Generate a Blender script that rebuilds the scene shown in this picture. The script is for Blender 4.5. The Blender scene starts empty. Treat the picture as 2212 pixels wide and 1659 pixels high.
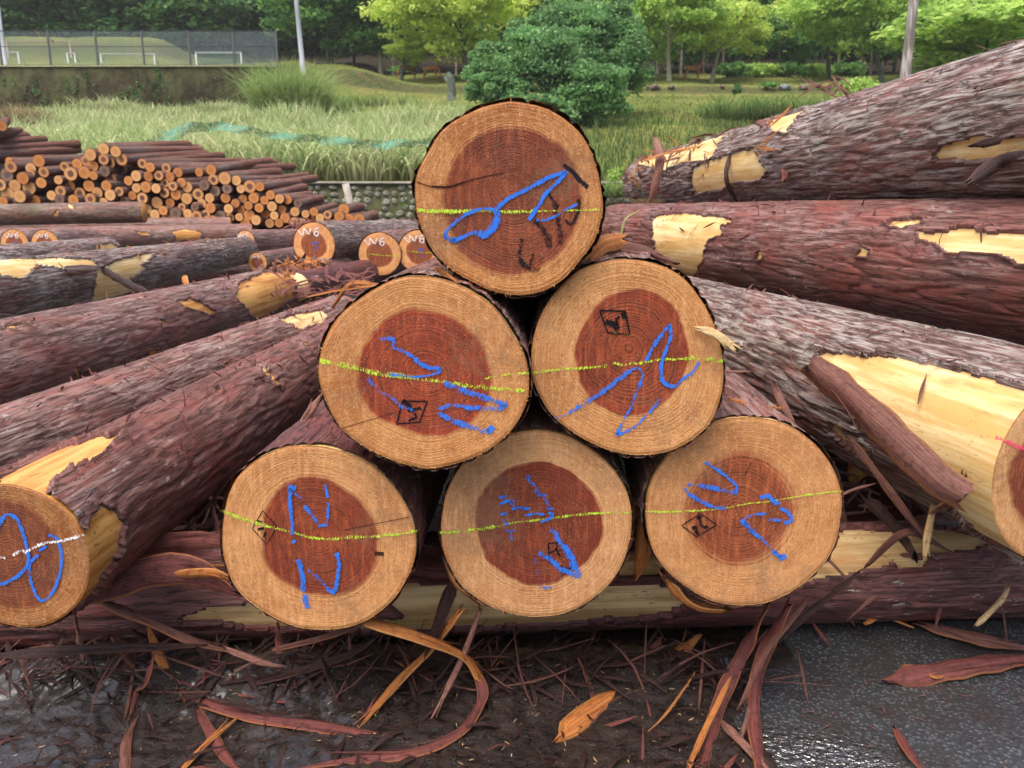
import bpy, math, random
import numpy as np
from mathutils import Matrix, Vector

# ------------------------------------------------------------------ camera, world, sun, exposure
SC = bpy.context.scene
CAMZ = 1.12; PITCH = math.radians(12.4); F = 1722.0; CX = 1106.0; CY = 829.5
cam_d = bpy.data.cameras.new('camera'); cam = bpy.data.objects.new('camera', cam_d)
SC.collection.objects.link(cam); SC.camera = cam
cam_d.sensor_width = 36.0; cam_d.lens = 36.0 * F / 2212.0
cam_d.clip_start = 0.05; cam_d.clip_end = 2000
cam_d.dof.use_dof = True; cam_d.dof.focus_distance = 1.8; cam_d.dof.aperture_fstop = 9.0
cam.location = (0, 0, CAMZ); cam.rotation_euler = (math.pi/2 - PITCH, 0, 0)

SUN_EL = math.radians(66); SUN_AZ = math.radians(215)     # azimuth clockwise from +Y (north)
w = bpy.data.worlds.new('World'); SC.world = w; w.use_nodes = True
nt = w.node_tree; nt.nodes.clear()
sky = nt.nodes.new('ShaderNodeTexSky'); sky.sky_type = 'NISHITA'; sky.sun_disc = False
sky.sun_elevation = SUN_EL; sky.sun_rotation = SUN_AZ
sky.air_density = 1.0; sky.dust_density = 8.0; sky.ozone_density = 0.6
bg = nt.nodes.new('ShaderNodeBackground'); bg.inputs['Strength'].default_value = 0.15
wo = nt.nodes.new('ShaderNodeOutputWorld')
nt.links.new(sky.outputs[0], bg.inputs[0]); nt.links.new(bg.outputs[0], wo.inputs[0])
sd = bpy.data.lights.new('sun', 'SUN'); sd.energy = 0.9; sd.angle = math.radians(60); sd.color = (1, 0.96, 0.9)
sun = bpy.data.objects.new('sun', sd); SC.collection.objects.link(sun)
dv = Vector((math.sin(SUN_AZ)*math.cos(SUN_EL), math.cos(SUN_AZ)*math.cos(SUN_EL), math.sin(SUN_EL)))
sun.rotation_euler = dv.to_track_quat('Z', 'Y').to_euler()
vs = SC.view_settings
vs.view_transform = 'Standard'; vs.look = 'None'; vs.exposure = 0.88; vs.gamma = 1; vs.use_curve_mapping = False
SC.cycles.max_bounces = 6; SC.cycles.transparent_max_bounces = 24; SC.cycles.use_denoising = True

# ------------------------------------------------------------------ projection helpers (photo coordinates 2212 x 1659)
CAMP = np.array([0, 0, CAMZ]); cp, sp = math.cos(PITCH), math.sin(PITCH)
FW = np.array([0, cp, -sp]); UP = np.array([0, sp, cp]); RT = np.array([1.0, 0, 0])
def ray(x, y): return FW + (x-CX)/F*RT + (CY-y)/F*UP
def PD(x, y, d): return CAMP + ray(x, y)*d
def PY(x, y, Y): r = ray(x, y); return CAMP + r*(Y/r[1])
def PZ(x, y, z): r = ray(x, y); return CAMP + r*((z-CAMZ)/r[2])
def proj(P):
    q = P - CAMP; d = q @ FW
    return CX + F*(q @ RT)/d, CY - F*(q @ UP)/d
rng = np.random.default_rng(11); random.seed(11)

# ------------------------------------------------------------------ numpy noise
_pm = np.random.default_rng(5).permutation(256); _pm = np.concatenate([_pm, _pm, _pm])
_gr = np.random.default_rng(6).normal(size=(256, 3)); _gr /= np.linalg.norm(_gr, axis=1)[:, None]
def perlin(p):
    p = np.asarray(p, float); i = np.floor(p).astype(int); f = p - i; i &= 255
    u = f*f*f*(f*(f*6-15)+10); r = 0
    for a in (0, 1):
        wa = u[..., 0] if a else 1-u[..., 0]
        for b in (0, 1):
            wb = u[..., 1] if b else 1-u[..., 1]
            for c in (0, 1):
                wc = u[..., 2] if c else 1-u[..., 2]
                g = _gr[_pm[_pm[_pm[(i[..., 0]+a) & 255]+((i[..., 1]+b) & 255)]+((i[..., 2]+c) & 255)]]
                r = r + wa*wb*wc*(g[..., 0]*(f[..., 0]-a)+g[..., 1]*(f[..., 1]-b)+g[..., 2]*(f[..., 2]-c))
    return r*1.6
def fbm(p, o=3):
    r = 0; a = 1.0; p = np.asarray(p, float)
    for k in range(o): r = r + a*perlin(p*(2**k)+k*17.3); a *= .5
    return r
def inpoly(x, y, poly):
    c = np.zeros(x.shape, bool); n = len(poly)
    for i in range(n):
        x1, y1 = poly[i]; x2, y2 = poly[(i+1) % n]
        if y1 == y2: continue
        k = ((y1 > y) != (y2 > y)) & (x < (x2-x1)*(y-y1)/(y2-y1)+x1); c ^= k
    return c
def sstep(a, b, x): t = np.clip((x-a)/(b-a), 0, 1); return t*t*(3-2*t)

# ------------------------------------------------------------------ mesh helpers
COL = SC.collection
def mesh(name, V, faces, attrs=None, smooth=False, mi=None):
    V = np.asarray(V, np.float32); me = bpy.data.meshes.new(name)
    if isinstance(faces, np.ndarray):
        k = faces.shape[1]; lt = np.full(len(faces), k, np.int32); li = faces.ravel().astype(np.int32)
    else:
        lt = np.array([len(f) for f in faces], np.int32); li = np.array([i for f in faces for i in f], np.int32)
    me.vertices.add(len(V)); me.vertices.foreach_set('co', V.ravel())
    me.loops.add(len(li)); me.loops.foreach_set('vertex_index', li)
    me.polygons.add(len(lt)); me.polygons.foreach_set('loop_start', np.concatenate([[0], np.cumsum(lt)[:-1]]).astype(np.int32))
    me.polygons.foreach_set('loop_total', lt)
    if smooth: me.polygons.foreach_set('use_smooth', np.ones(len(lt), bool))
    for k, v in (attrs or {}).items():
        a = me.attributes.new(k, 'FLOAT', 'POINT'); a.data.foreach_set('value', np.asarray(v, np.float32))
    me.update(calc_edges=True); return me
def obj(name, me, mat=None, parent=None, loc=None):
    o = bpy.data.objects.new(name, me); COL.objects.link(o)
    if mat is not None and me is not None and not me.materials: me.materials.append(mat)
    if parent: o.parent = parent
    if loc is not None: o.location = loc
    return o
def tag(o, label, cat, group=None):
    o['label'] = label; o['category'] = cat
    if group: o['group'] = group
    return o
def kind(o, k, label=None):
    o['kind'] = k
    if label: o['label'] = label
    return o
def thing(name, label, cat, group=None, M=None, loc=None):
    o = bpy.data.objects.new(name, None); COL.objects.link(o); tag(o, label, cat, group)
    if M is not None: o.matrix_world = M
    if loc is not None: o.location = loc
    return o
def grid_faces(nu, nv, wrap=False):
    i = np.arange(nu-1)[:, None]; j = np.arange(nv if wrap else nv-1)[None, :]; j2 = (j+1) % nv
    return np.stack([i*nv+j, i*nv+j2, (i+1)*nv+j2, (i+1)*nv+j], -1).reshape(-1, 4)
class MB:
    def __init__(s): s.V = []; s.F = []; s.n = 0
    def add(s, V, Fc): 
        s.V.append(np.asarray(V, float)); s.F += [tuple(int(i)+s.n for i in f) for f in Fc]; s.n += len(V)
    def box(s, c, d, R=None):
        V = np.array([[x, y, z] for x in (-.5, .5) for y in (-.5, .5) for z in (-.5, .5)])*np.array(d)
        if R is not None: V = V @ np.array(R).T
        s.add(V+np.array(c), [(0, 1, 3, 2), (4, 6, 7, 5), (0, 4, 5, 1), (2, 3, 7, 6), (0, 2, 6, 4), (1, 5, 7, 3)])
    def tube(s, pts, rad, n=6, cap=True):
        pts = np.array(pts, float); m = len(pts); rad = np.broadcast_to(rad, m); V = []
        for i in range(m):
            t = pts[min(i+1, m-1)]-pts[max(i-1, 0)]; t /= np.linalg.norm(t)+1e-9
            a = np.cross(t, [0, 0, 1.0]) if abs(t[2]) < .9 else np.cross(t, [1.0, 0, 0]); a /= np.linalg.norm(a); b = np.cross(t, a)
            for k in range(n): q = 2*math.pi*k/n; V.append(pts[i]+rad[i]*(math.cos(q)*a+math.sin(q)*b))
        Fc = [tuple(f) for f in grid_faces(m, n, True)]
        if cap: Fc += [tuple(range(n)), tuple(range((m-1)*n, m*n))]
        s.add(V, Fc)
    def build(s, name, mat, parent=None, smooth=False):
        return obj(name, mesh(name, np.concatenate(s.V), s.F, smooth=smooth), mat, parent)

# ------------------------------------------------------------------ material helpers
class NT:
    def __init__(s, name):
        s.m = bpy.data.materials.new(name); s.m.use_nodes = True; s.t = s.m.node_tree; s.t.nodes.clear()
        s.out = s.t.nodes.new('ShaderNodeOutputMaterial'); s.b = s.n('BsdfPrincipled'); s.L(s.b.outputs[0], s.out.inputs[0])
    def n(s, ty, **kw):
        d = s.t.nodes.new('ShaderNode'+ty)
        for k, v in kw.items(): setattr(d, k, v)
        return d
    def L(s, a, b): s.t.links.new(a, b)
    def put(s, sock, v):
        if isinstance(v, bpy.types.NodeSocket): s.L(v, sock)
        elif isinstance(v, (tuple, list)) and len(v) == 3 and sock.type == 'RGBA': sock.default_value = (*v, 1)
        else: sock.default_value = v
    def coord(s, scale=(1, 1, 1), rot=(0, 0, 0), loc=(0, 0, 0)):
        if not hasattr(s, 'tc'): s.tc = s.n('TexCoord')
        mp = s.n('Mapping'); s.L(s.tc.outputs['Object'], mp.inputs[0])
        mp.inputs['Scale'].default_value = scale; mp.inputs['Rotation'].default_value = rot; mp.inputs['Location'].default_value = loc
        return mp.outputs[0]
    def noise(s, vec, scale, detail=3, rough=.55, dist=0.0):
        d = s.n('TexNoise'); s.put(d.inputs['Vector'], vec); s.put(d.inputs['Scale'], scale)
        d.inputs['Detail'].default_value = detail; d.inputs['Roughness'].default_value = rough; d.inputs['Distortion'].default_value = dist
        return d.outputs[0]
    def voro(s, vec, scale, feat='F1', out=0):
        d = s.n('TexVoronoi', feature=feat); s.put(d.inputs['Vector'], vec); s.put(d.inputs['Scale'], scale); return d.outputs[out]
    def math(s, op, a, b=0.0, c=None, clamp=False):
        d = s.n('Math', operation=op, use_clamp=clamp); s.put(d.inputs[0], a); s.put(d.inputs[1], b)
        if c is not None: s.put(d.inputs[2], c)
        return d.outputs[0]
    def mr(s, v, a, b, c=0.0, d=1.0, smooth=True):
        m = s.n('MapRange', interpolation_type='SMOOTHSTEP' if smooth else 'LINEAR')
        for i, q in enumerate((v, a, b, c, d)): s.put(m.inputs[i], q)
        return m.outputs[0]
    def mix(s, f, a, b, mode='MIX'):
        d = s.n('Mix', data_type='RGBA', blend_type=mode); s.put(d.inputs[0], f); s.put(d.inputs[6], a); s.put(d.inputs[7], b); return d.outputs[2]
    def attr(s, name): d = s.n('Attribute', attribute_name=name); return d.outputs['Fac']
    def rnd(s): return s.n('ObjectInfo').outputs['Random']
    def bump(s, h, strength=.5, dist=.01, prev=None):
        d = s.n('Bump'); s.put(d.inputs['Height'], h); d.inputs['Strength'].default_value = strength; d.inputs['Distance'].default_value = dist
        if prev is not None: s.L(prev, d.inputs['Normal'])
        return d.outputs[0]
    def fin(s, col, rough=.8, normal=None, spec=.3, alpha=None):
        s.put(s.b.inputs['Base Color'], col); s.put(s.b.inputs['Roughness'], rough); s.put(s.b.inputs['Specular IOR Level'], spec)
        if normal is not None: s.L(normal, s.b.inputs['Normal'])
        if alpha is not None: s.put(s.b.inputs['Alpha'], alpha)
        return s.m
def flat(name, col, rough=.7, var=.25, sc=8, spec=.3):
    s = NT(name); n = s.noise(s.coord(), sc, 4)
    return s.fin(s.mix(s.mr(n, .3, .7), tuple(c*(1-var) for c in col), tuple(min(1, c*(1+var)) for c in col)), rough, s.bump(n, .3, .01), spec)

def bark_mat(name, dark, mid, grey, greyamt, moss=0.0, st=.085):
    s = NT(name); v = s.coord((1, 1, st)); v2 = s.coord((1, 1, .45))
    big = s.noise(s.coord((1, 1, .5)), 5, 4, .6)
    fib = s.noise(v, 85, 4, .6, .5); fine = s.noise(s.coord((1, 1, st*1.6)), 260, 3, .65); plate = s.noise(s.coord((1, 1, st*1.3)), 34, 4, .6, .9)
    col = s.mix(s.mr(fib, .36, .62), dark, mid)
    col = s.mix(s.mr(fine, .42, .66, 0, .55), col, tuple(min(1, c*1.9) for c in mid))
    red = s.mr(s.noise(s.coord((1, 1, .4), loc=(4, 2, 1)), 6, 4, .65), .46, .62, 0, .7)
    col = s.mix(red, col, (mid[0]*1.4, mid[1]*.85, mid[2]*.75))
    col = s.mix(s.mr(s.noise(s.coord((1, 1, .5), loc=(1, 7, 1)), 3.4, 4, .6), .52, .68, 0, .6), col, dark)
    gm = s.math('MULTIPLY', s.mr(big, .5-.25*greyamt, .72-.2*greyamt), s.mr(fib, .42, .62))
    col = s.mix(s.math('MULTIPLY', gm, min(1, .3+greyamt*.6)), col, grey)
    lich = s.math('MULTIPLY', s.mr(s.noise(v2, 42, 3, .7), .62, .68), s.mr(big, .45, .62))
    col = s.mix(s.math('MULTIPLY', lich, .4+greyamt*.5), col, (.6, .62, .6))
    if moss: col = s.mix(s.mr(s.noise(v2, 7, 4, .6), .5, .66, 0, moss), col, (.09, .11, .035))
    crack = s.mr(s.math('ABSOLUTE', s.math('SUBTRACT', plate, .5)), .0, .035, 1, 0)
    col = s.mix(s.math('MULTIPLY', crack, .75), col, (dark[0]*.35, dark[1]*.35, dark[2]*.35))
    col = s.mix(s.mr(s.rnd(), 0, 1, 0, .25, False), col, tuple(c*.7 for c in mid))
    h = s.math('SUBTRACT', s.math('ADD', fib, s.math('MULTIPLY', fine, .5)), s.math('MULTIPLY', crack, .7))
    nm = s.bump(h, .55, .005)
    return s.fin(col, s.mr(fine, .3, .7, .42, .75), nm, .5)
BARK_RED = bark_mat('bark_red_brown', (.06, .021, .016), (.18, .072, .058), (.36, .28, .27), .4)
BARK_MID = bark_mat('bark_brown', (.06, .026, .021), (.20, .098, .082), (.38, .31, .29), .6)
BARK_GREY = bark_mat('bark_grey_lichen', (.032, .016, .013), (.16, .082, .07), (.44, .42, .40), .9, .18)
BARK_WET = bark_mat('bark_wet_dark', (.024, .009, .009), (.12, .04, .038), (.24, .14, .13), .2)
def far_bark():
    s = NT('bark_thin_log'); v = s.coord((1, 1, 1.2)); n = s.noise(v, 1.6, 5, .7); f = s.noise(s.coord((1, 1, .5)), 9, 4, .7)
    col = s.mix(s.mr(f, .38, .62), (.17, .062, .045), (.46, .21, .16)); col = s.mix(s.mr(n, .5, .64), col, (.38, .3, .27)); col = s.mix(s.mr(s.noise(s.coord((1, 1, 5), loc=(3, 1, 0)), 1.1, 4, .65), .62, .66), col, (.6, .3, .1))
    col = s.mix(s.mr(s.rnd(), 0, 1, 0, .35, False), col, (.22, .08, .06)); return s.fin(col, .75, s.bump(f, .8, .3), .3)
BARK_FAR = far_bark()

def peeled_mat(name, c1, c2, dirt=.3):
    s = NT(name); v = s.coord((1, 1, .06)); v2 = s.coord((1, 1, .35))
    a = s.noise(v, 45, 4, .6); b = s.noise(v2, 7, 4, .6)
    col = s.mix(s.mr(s.math('ADD', s.math('MULTIPLY', a, .6), s.math('MULTIPLY', b, .5)), .45, .68), c1, c2)
    sp_ = s.math('MULTIPLY', s.mr(s.noise(v2, 130, 2, .6), .62, .67), s.mr(s.noise(v2, 11, 3), .45, .6))
    col = s.mix(s.math('MULTIPLY', sp_, dirt), col, (.07, .03, .015))
    col = s.mix(s.mr(s.noise(s.coord((1, 1, .2), loc=(3, 1, 2)), 14, 4, .65), .56, .72, 0, .55), col, (.42, .16, .04))
    return s.fin(col, .45, s.bump(a, .35, .003), .4)
PEEL = peeled_mat('peeled_sapwood', (.66, .42, .15), (.88, .70, .38))
PEEL_OR = peeled_mat('peeled_orange', (.42, .17, .035), (.74, .42, .13), .5)
PEEL_DIRTY = peeled_mat('peeled_dirty', (.36, .22, .09), (.66, .5, .26), 1.0)

def end_mat(name, sap=(.56, .29, .105), heart=(.27, .065, .022), N=34, soft=.05, wet=.2, speck=.5, dark=(.10, .022, .01), seed=0.):
    s = NT(name); u = s.attr('u'); h = s.attr('h'); v = s.coord(loc=(seed, seed*.7, 0))
    n1 = s.noise(v, 7, 3); n2 = s.noise(v, 38, 4, .65); n3 = s.noise(v, 330, 2, .7)
    uu = s.math('ADD', u, s.math('MULTIPLY', s.math('SUBTRACT', n1, .5), .07))
    cu = s.n('CombineXYZ'); s.L(uu, cu.inputs[0]); cu.inputs[1].default_value = seed*3+1; w1 = s.noise(cu.outputs[0], 9, 3, .6); w2 = s.noise(cu.outputs[0], 34, 2, .6)
    uw = s.math('ADD', uu, s.math('MULTIPLY', s.math('SUBTRACT', w1, .5), .16))
    fr = s.math('FRACT', s.math('MULTIPLY', s.math('POWER', uw, 1.12), float(N)))
    late = s.math('MULTIPLY', s.mr(fr, .3, .85), s.mr(fr, 1.0, .9))
    hh = s.math('ADD', h, s.math('ADD', s.math('MULTIPLY', s.math('SUBTRACT', n1, .5), .34), s.math('MULTIPLY', s.math('SUBTRACT', n2, .5), soft*1.5)))
    hm = s.mr(hh, 1-soft, 1+soft, 1, 0)
    core = s.mr(hh, .1, .5, 1, 0)
    heart = tuple(q_*.86 for q_ in heart); sap = (sap[0]*1.12, sap[1]*1.06, sap[2]*1.04)
    hc = s.mix(s.math('MULTIPLY', core, .55), heart, (heart[0]*1.35, heart[1]*1.45, heart[2]*1.3))
    hc = s.mix(s.mr(s.noise(v, 11, 4, .6), .5, .72, 0, .6), hc, (dark[0]*1.6, dark[1]*1.5, dark[2]*1.5))
    rim = s.math('MULTIPLY', s.mr(hh, .8, .98), s.mr(hh, 1.06, .98))
    hc = s.mix(s.math('MULTIPLY', rim, .45), hc, (heart[0]*1.1, heart[1]*.55, heart[2]*.5))
    sc_ = s.mix(s.mr(n1, .4, .65, 0, .5), sap, (sap[0]*1.15, sap[1]*1.25, sap[2]*1.4))
    sc_ = s.mix(s.mr(s.noise(v, 17, 4, .65), .5, .72, 0, wet+.25), sc_, (sap[0]*.72, sap[1]*.52, sap[2]*.3))
    col = s.mix(hm, sc_, hc)
    lf = s.math('MULTIPLY', late, s.mr(hm, 0, 1, .5, 1.0, False))
    col = s.mix(s.math('MULTIPLY', lf, s.math('MULTIPLY', s.mr(n2, .3, .6, .3, 1.0), s.mr(w2, .35, .6, .35, 1.15))), col, s.mix(hm, (sap[0]*.5, sap[1]*.33, sap[2]*.2), dark))
    col = s.mix(s.mr(s.noise(s.coord(loc=(seed*3, 2, 1)), 5.5, 6, .75), .44, .62, 0, .45+wet*.5), col, s.mix(hm, (sap[0]*.62, sap[1]*.45, sap[2]*.32), (heart[0]*.45, heart[1]*.4, heart[2]*.5)))
    ray_ = s.noise(s.coord((1, .14, 1), rot=(0, 0, .9+seed*.5)), 95, 5, .7); col = s.mix(s.mr(ray_, .48, .64, 0, .5), col, s.mix(hm, (sap[0]*1.25, sap[1]*1.4, sap[2]*1.7), (heart[0]*1.9, heart[1]*2.2, heart[2]*2.0)))
    # bright torn fibres and sawdust, dark grit, wet edge
    fs = s.coord((1, 1.6, 1), rot=(0, 0, .35)); f1 = s.noise(fs, 260, 2, .75)
    lt = s.math('MULTIPLY', s.mr(f1, .61, .68), s.mr(s.noise(v, 9, 3), .4, .62))
    col = s.mix(s.math('MULTIPLY', s.math('MULTIPLY', lt, speck), s.mr(hm, 0, 1, 1, .4, False)), col, (.82, .58, .3))
    dk = s.math('MULTIPLY', s.mr(s.noise(v, 210, 2, .6), .645, .69), s.mr(s.noise(v, 6, 3), .38, .55))
    col = s.mix(s.math('MULTIPLY', dk, .75), col, (.07, .028, .012))
    edge = s.mr(s.math('ADD', u, s.math('MULTIPLY', s.math('SUBTRACT', n2, .5), .05)), .965, 1.0)
    col = s.mix(s.math('MULTIPLY', edge, .6), col, (.33, .11, .025))
    col = s.mix(s.mr(s.noise(v, 4.2, 6, .75), .52, .66, 0, .5), col, (.22, .125, .07))
    col = s.mix(s.mr(s.noise(s.coord((1, 1, 1), loc=(9, seed, 4)), 120, 4, .8), .5, .66, 0, .26), col, s.mix(hm, (.85, .58, .3), (heart[0]*1.9, heart[1]*2.6, heart[2]*2.6)))
    col = s.mix(s.mr(s.noise(s.coord((1, 1, 1), loc=(2, seed, 7)), 75, 5, .8), .52, .66, 0, .25), col, s.mix(hm, (.2, .09, .03), (.06, .015, .008)))
    saw = s.noise(s.coord((1, .06, 1), rot=(0, 0, 1.45+seed)), 300, 2, .5)
    hgt = s.math('ADD', s.math('MULTIPLY', saw, .5), s.math('ADD', s.math('MULTIPLY', late, -.25), n3))
    nm = s.bump(hgt, .8, .002)
    return s.fin(col, s.mr(n2, .3, .7, .42, .72), nm, .35)
END_FAR = end_mat('far_cut_end', (.62, .31, .12), (.33, .085, .03), 14, .08)
def small_end(name, a, b, c):
    s = NT(name); u = s.attr('u'); n = s.noise(s.coord(), 2.5, 3)
    q = s.math('ADD', u, s.math('MULTIPLY', s.math('SUBTRACT', n, .5), .35))
    col = s.mix(s.mr(q, .12, .26), b, s.mix(s.mr(q, .42, .56), b, a))
    col = s.mix(s.mr(u, .86, 1.0, 0, .7), col, c)
    col = s.mix(s.mr(s.rnd(), 0, 1, 0, .4, False), col, c)
    return s.fin(col, .6, None, .3)
SE = [small_end('thin_end_pale', (.68, .40, .17), (.6, .31, .11), (.36, .13, .045)),
      small_end('thin_end_orange', (.6, .27, .085), (.5, .2, .06), (.3, .09, .03)),
      small_end('thin_end_dark_heart', (.62, .33, .13), (.1, .06, .05), (.34, .12, .045)),
      small_end('thin_end_grey', (.26, .17, .12), (.13, .09, .08), (.1, .05, .035))]

def chalk_mat(name, col, cover=.5):
    s = NT(name); e = s.attr('e'); v = s.coord((1, .35, 1), rot=(0, 0, .2))
    n = s.math('ADD', s.math('MULTIPLY', s.noise(v, 420, 3, .7), .72), s.math('MULTIPLY', s.noise(s.coord(), 45, 3, .6), .38))
    t = s.math('ADD', s.math('SUBTRACT', n, s.math('MULTIPLY', s.math('POWER', s.math('ABSOLUTE', e), 2.0), .16)), s.math('MULTIPLY', s.attr('k'), .17))
    a = s.mr(t, .635-cover*.12, .76-cover*.12)
    c = s.mix(s.noise(s.coord(), 90, 2), tuple(q*.8 for q in col), tuple(min(1, q*1.2) for q in col))
    return s.fin(c, .9, None, .1, a)
CH_BLUE = chalk_mat('blue_chalk', (.035, .17, .68), .74)
CH_LIME = chalk_mat('lime_chalk', (.46, .66, .06), .5)
CH_WHITE = chalk_mat('white_chalk', (.8, .78, .82), .6)
CH_PINK = chalk_mat('pink_chalk', (.9, .08, .18), .6)
CH_BLACK = chalk_mat('black_marker', (.014, .014, .018), .85)
STAMP = chalk_mat('stamp_ink', (.012, .01, .012), 1.1)
RIM = flat('rim_splinter', (.5, .24, .08), .8, .5, 60)
CRACK = flat('wood_crack', (.05, .015, .008), .9)

# ------------------------------------------------------------------ logs
def resample(pts, step):
    pts = np.array(pts, float); out = []; n = len(pts)
    for i in range(n-1):
        p0 = pts[max(i-1, 0)]; p1 = pts[i]; p2 = pts[i+1]; p3 = pts[min(i+2, n-1)]
        m = max(1, int(np.linalg.norm(p2-p1)/step))
        for k in range(m):
            t = k/m; out.append(.5*((2*p1)+(-p0+p2)*t+(2*p0-5*p1+4*p2-p3)*t*t+(-p0+3*p1-3*p2+p3)*t**3))
    out.append(pts[-1]); return np.array(out)
def ribbon2d(strokes, z, straight=False):
    """strokes: list of (pts Nx2 local metres, width, strength)"""
    V = []; Fc = []; E = []; K = []; n0 = 0
    for pts, wd, st in strokes:
        p = resample(pts, .006) if not straight else np.concatenate([np.linspace(pts[i], pts[i+1], max(2, int(np.linalg.norm(pts[i+1]-pts[i])/.005)))[:(None if i == len(pts)-2 else -1)] for i in range(len(pts)-1)]); m = len(p)
        if m < 2: continue
        t = np.gradient(p, axis=0); t /= np.linalg.norm(t, axis=1)[:, None]+1e-9; nn = np.stack([-t[:, 1], t[:, 0]], 1)
        wj = wd*.5*(1+.22*perlin(np.stack([np.arange(m)*.23, np.full(m, n0*.37), np.full(m, 1.5)], 1)))
        for sgn in (-1, 0, 1):
            pass
        for i in range(m):
            for sgn in (-1, 0, 1):
                q = p[i]+nn[i]*sgn*wj[i]; V.append((q[0], q[1], z)); E.append(float(sgn)); K.append(st)
        for i in range(m-1):
            for k in (0, 1): a = n0+i*3+k; Fc.append((a, a+1, a+4, a+3))
        n0 += m*3
    return V, Fc, E, K

def frame(pN, pF):
    z = pF-pN; L = np.linalg.norm(z); z = z/L; x = np.array([1.0, 0, 0]) if abs(z[0]) < .9 else np.array([0, -1.0, 0])
    x = x-z*(x@z); x /= np.linalg.norm(x); y = np.cross(z, x)
    M = Matrix(((x[0], y[0], z[0], pN[0]), (x[1], y[1], z[1], pN[1]), (x[2], y[2], z[2], pN[2]), (0, 0, 0, 1)))
    return M, np.stack([x, y, z], 1), L

def make_log(name, label, group, pN, pF, rN, rF, bark=BARK_MID, wood=PEEL, outline=None, res=(160, 72), patches=(), face=None,
             seed=0, amp=.006, thick=.007, rnd_peel=0.0, far_face=None, cat='log'):
    pN = np.array(pN, float); pF = np.array(pF, float)
    M, B, L = frame(pN, pF); root = thing(name, label, cat, group, M)
    rs = np.random.default_rng(seed+100); nl, na = res
    th = np.linspace(0, 2*math.pi, na, endpoint=False)
    def to_local(px, py):                  # photo point onto the sawn plane
        r = ray(px, py); nrm = B[:, 2]; k = ((pN-CAMP)@nrm)/(r@nrm); return (CAMP+r*k-pN)@B
    cen = np.zeros(2)
    if outline is not None:
        O = np.array([to_local(*q)[:2] for q in outline]); cen = np.zeros(2)
        oa = np.arctan2(O[:, 1], O[:, 0]); orr = np.hypot(O[:, 0], O[:, 1]); k = np.argsort(oa); oa = oa[k]; orr = orr[k]
        oa = np.concatenate([oa-2*math.pi, oa, oa+2*math.pi]); orr = np.tile(orr, 3)
        rho = lambda a: np.interp((a+math.pi) % (2*math.pi)-math.pi, oa, orr)
    else:
        sh = rs.uniform(0, 50)
        rho = lambda a: rN*(1+.025*perlin(np.stack([np.cos(a)*1.1+sh, np.sin(a)*1.1, np.full(np.shape(a), sh)], -1)))
    # wood core
    nc = max(48, na//2); tc = np.linspace(0, 2*math.pi, nc, endpoint=False); mc = max(6, int(L/.25))
    zz = np.linspace(0, L, mc)
    Vc = []
    for z in zz:
        s_ = z/L; R = rho(tc)*(1-s_)+rF*s_; Vc.append(np.stack([R*np.cos(tc), R*np.sin(tc), np.full(nc, z)], 1))
    Vc = np.concatenate(Vc); Fc = [tuple(f) for f in grid_faces(mc, nc, True)]+[tuple(range((mc-1)*nc, mc*nc))]
    if face is None: Fc.append(tuple(range(nc))[::-1])
    obj('wood', mesh('wood', Vc, Fc, smooth=True), wood, root)
    # bark with real relief and holes where it has been torn off
    T, Z = np.meshgrid(th, np.linspace(0, L, nl)**1.0, indexing='xy'); s_ = Z/L
    R = rho(T.ravel()).reshape(T.shape)*(1-s_)+rF*s_
    q = np.stack([R*np.cos(T), R*np.sin(T), Z], -1); o3 = np.array([seed*3.1, seed*1.7, 0])
    big = perlin(q*[5, 5, 1.2]+o3)
    fi = .75*perlin(q*[42, 42, 4.5]+o3); f2 = perlin(q*[95, 95, 9]+o3)
    plate = np.abs(perlin(q*[26, 26, 3.2]+o3+9))
    d = thick+amp*(.35*big+.45*fi+.3*f2)-amp*.9*np.exp(-(plate/.09)**2)
    d = np.maximum(d, .0012)
    Rb = R+d
    P = np.stack([Rb*np.cos(T), Rb*np.sin(T), Z], -1)
    jag = .012*perlin(np.stack([np.cos(T[0])*9, np.sin(T[0])*9, np.full(na, seed+.5)], -1))
    if face is not None: P[0, :, 2] = np.clip(jag, -.0, .012)+.001
    W = P.reshape(-1, 3)@B.T+pN
    mask = np.zeros(nl*na, bool)
    if patches or rnd_peel:
        nw = np.stack([np.cos(T), np.sin(T), 0*T], -1).reshape(-1, 3)@B.T
        fac = ((W-CAMP)*nw).sum(1) < 0.0
        x, y = proj(W); dep = (W-CAMP)@FW
        wp = 26/np.maximum(dep, .5); qq = q.reshape(-1, 3)
        wx = x+wp*(perlin(qq*[30, 30, 8]+3)+.6*perlin(qq*[80, 80, 22]+5)); wy = y+wp*.6*(perlin(qq*[30, 30, 8]+7)+.6*perlin(qq*[80, 80, 20]+1))
        for pl in patches: mask |= fac & inpoly(wx, wy, pl)
        if rnd_peel:
            nn = perlin(qq*[9, 9, 4.0]+o3+31)+.3*perlin(qq*[40, 40, 14]+o3); mask |= nn > (.95-rnd_peel)
    mk = mask.reshape(nl, na)
    P[mk, 0] *= ((R-.004)/Rb)[mk]; P[mk, 1] *= ((R-.004)/Rb)[mk]
    # lip: bark beside a torn edge lifts a little
    if mask.any():
        nb = mk | np.roll(mk, 1, 1) | np.roll(mk, -1, 1); nb[1:] |= mk[:-1]; nb[:-1] |= mk[1:]
        lip = nb & ~mk; lf = 1+(.006+.006*rs.random(lip.sum()))/R[lip]; P[lip, 0] *= lf; P[lip, 1] *= lf
    Fb = grid_faces(nl, na, True); keep = ~mask[Fb].all(1)
    obj('bark', mesh('bark', P.reshape(-1, 3), Fb[keep], smooth=True), bark, root)
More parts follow.
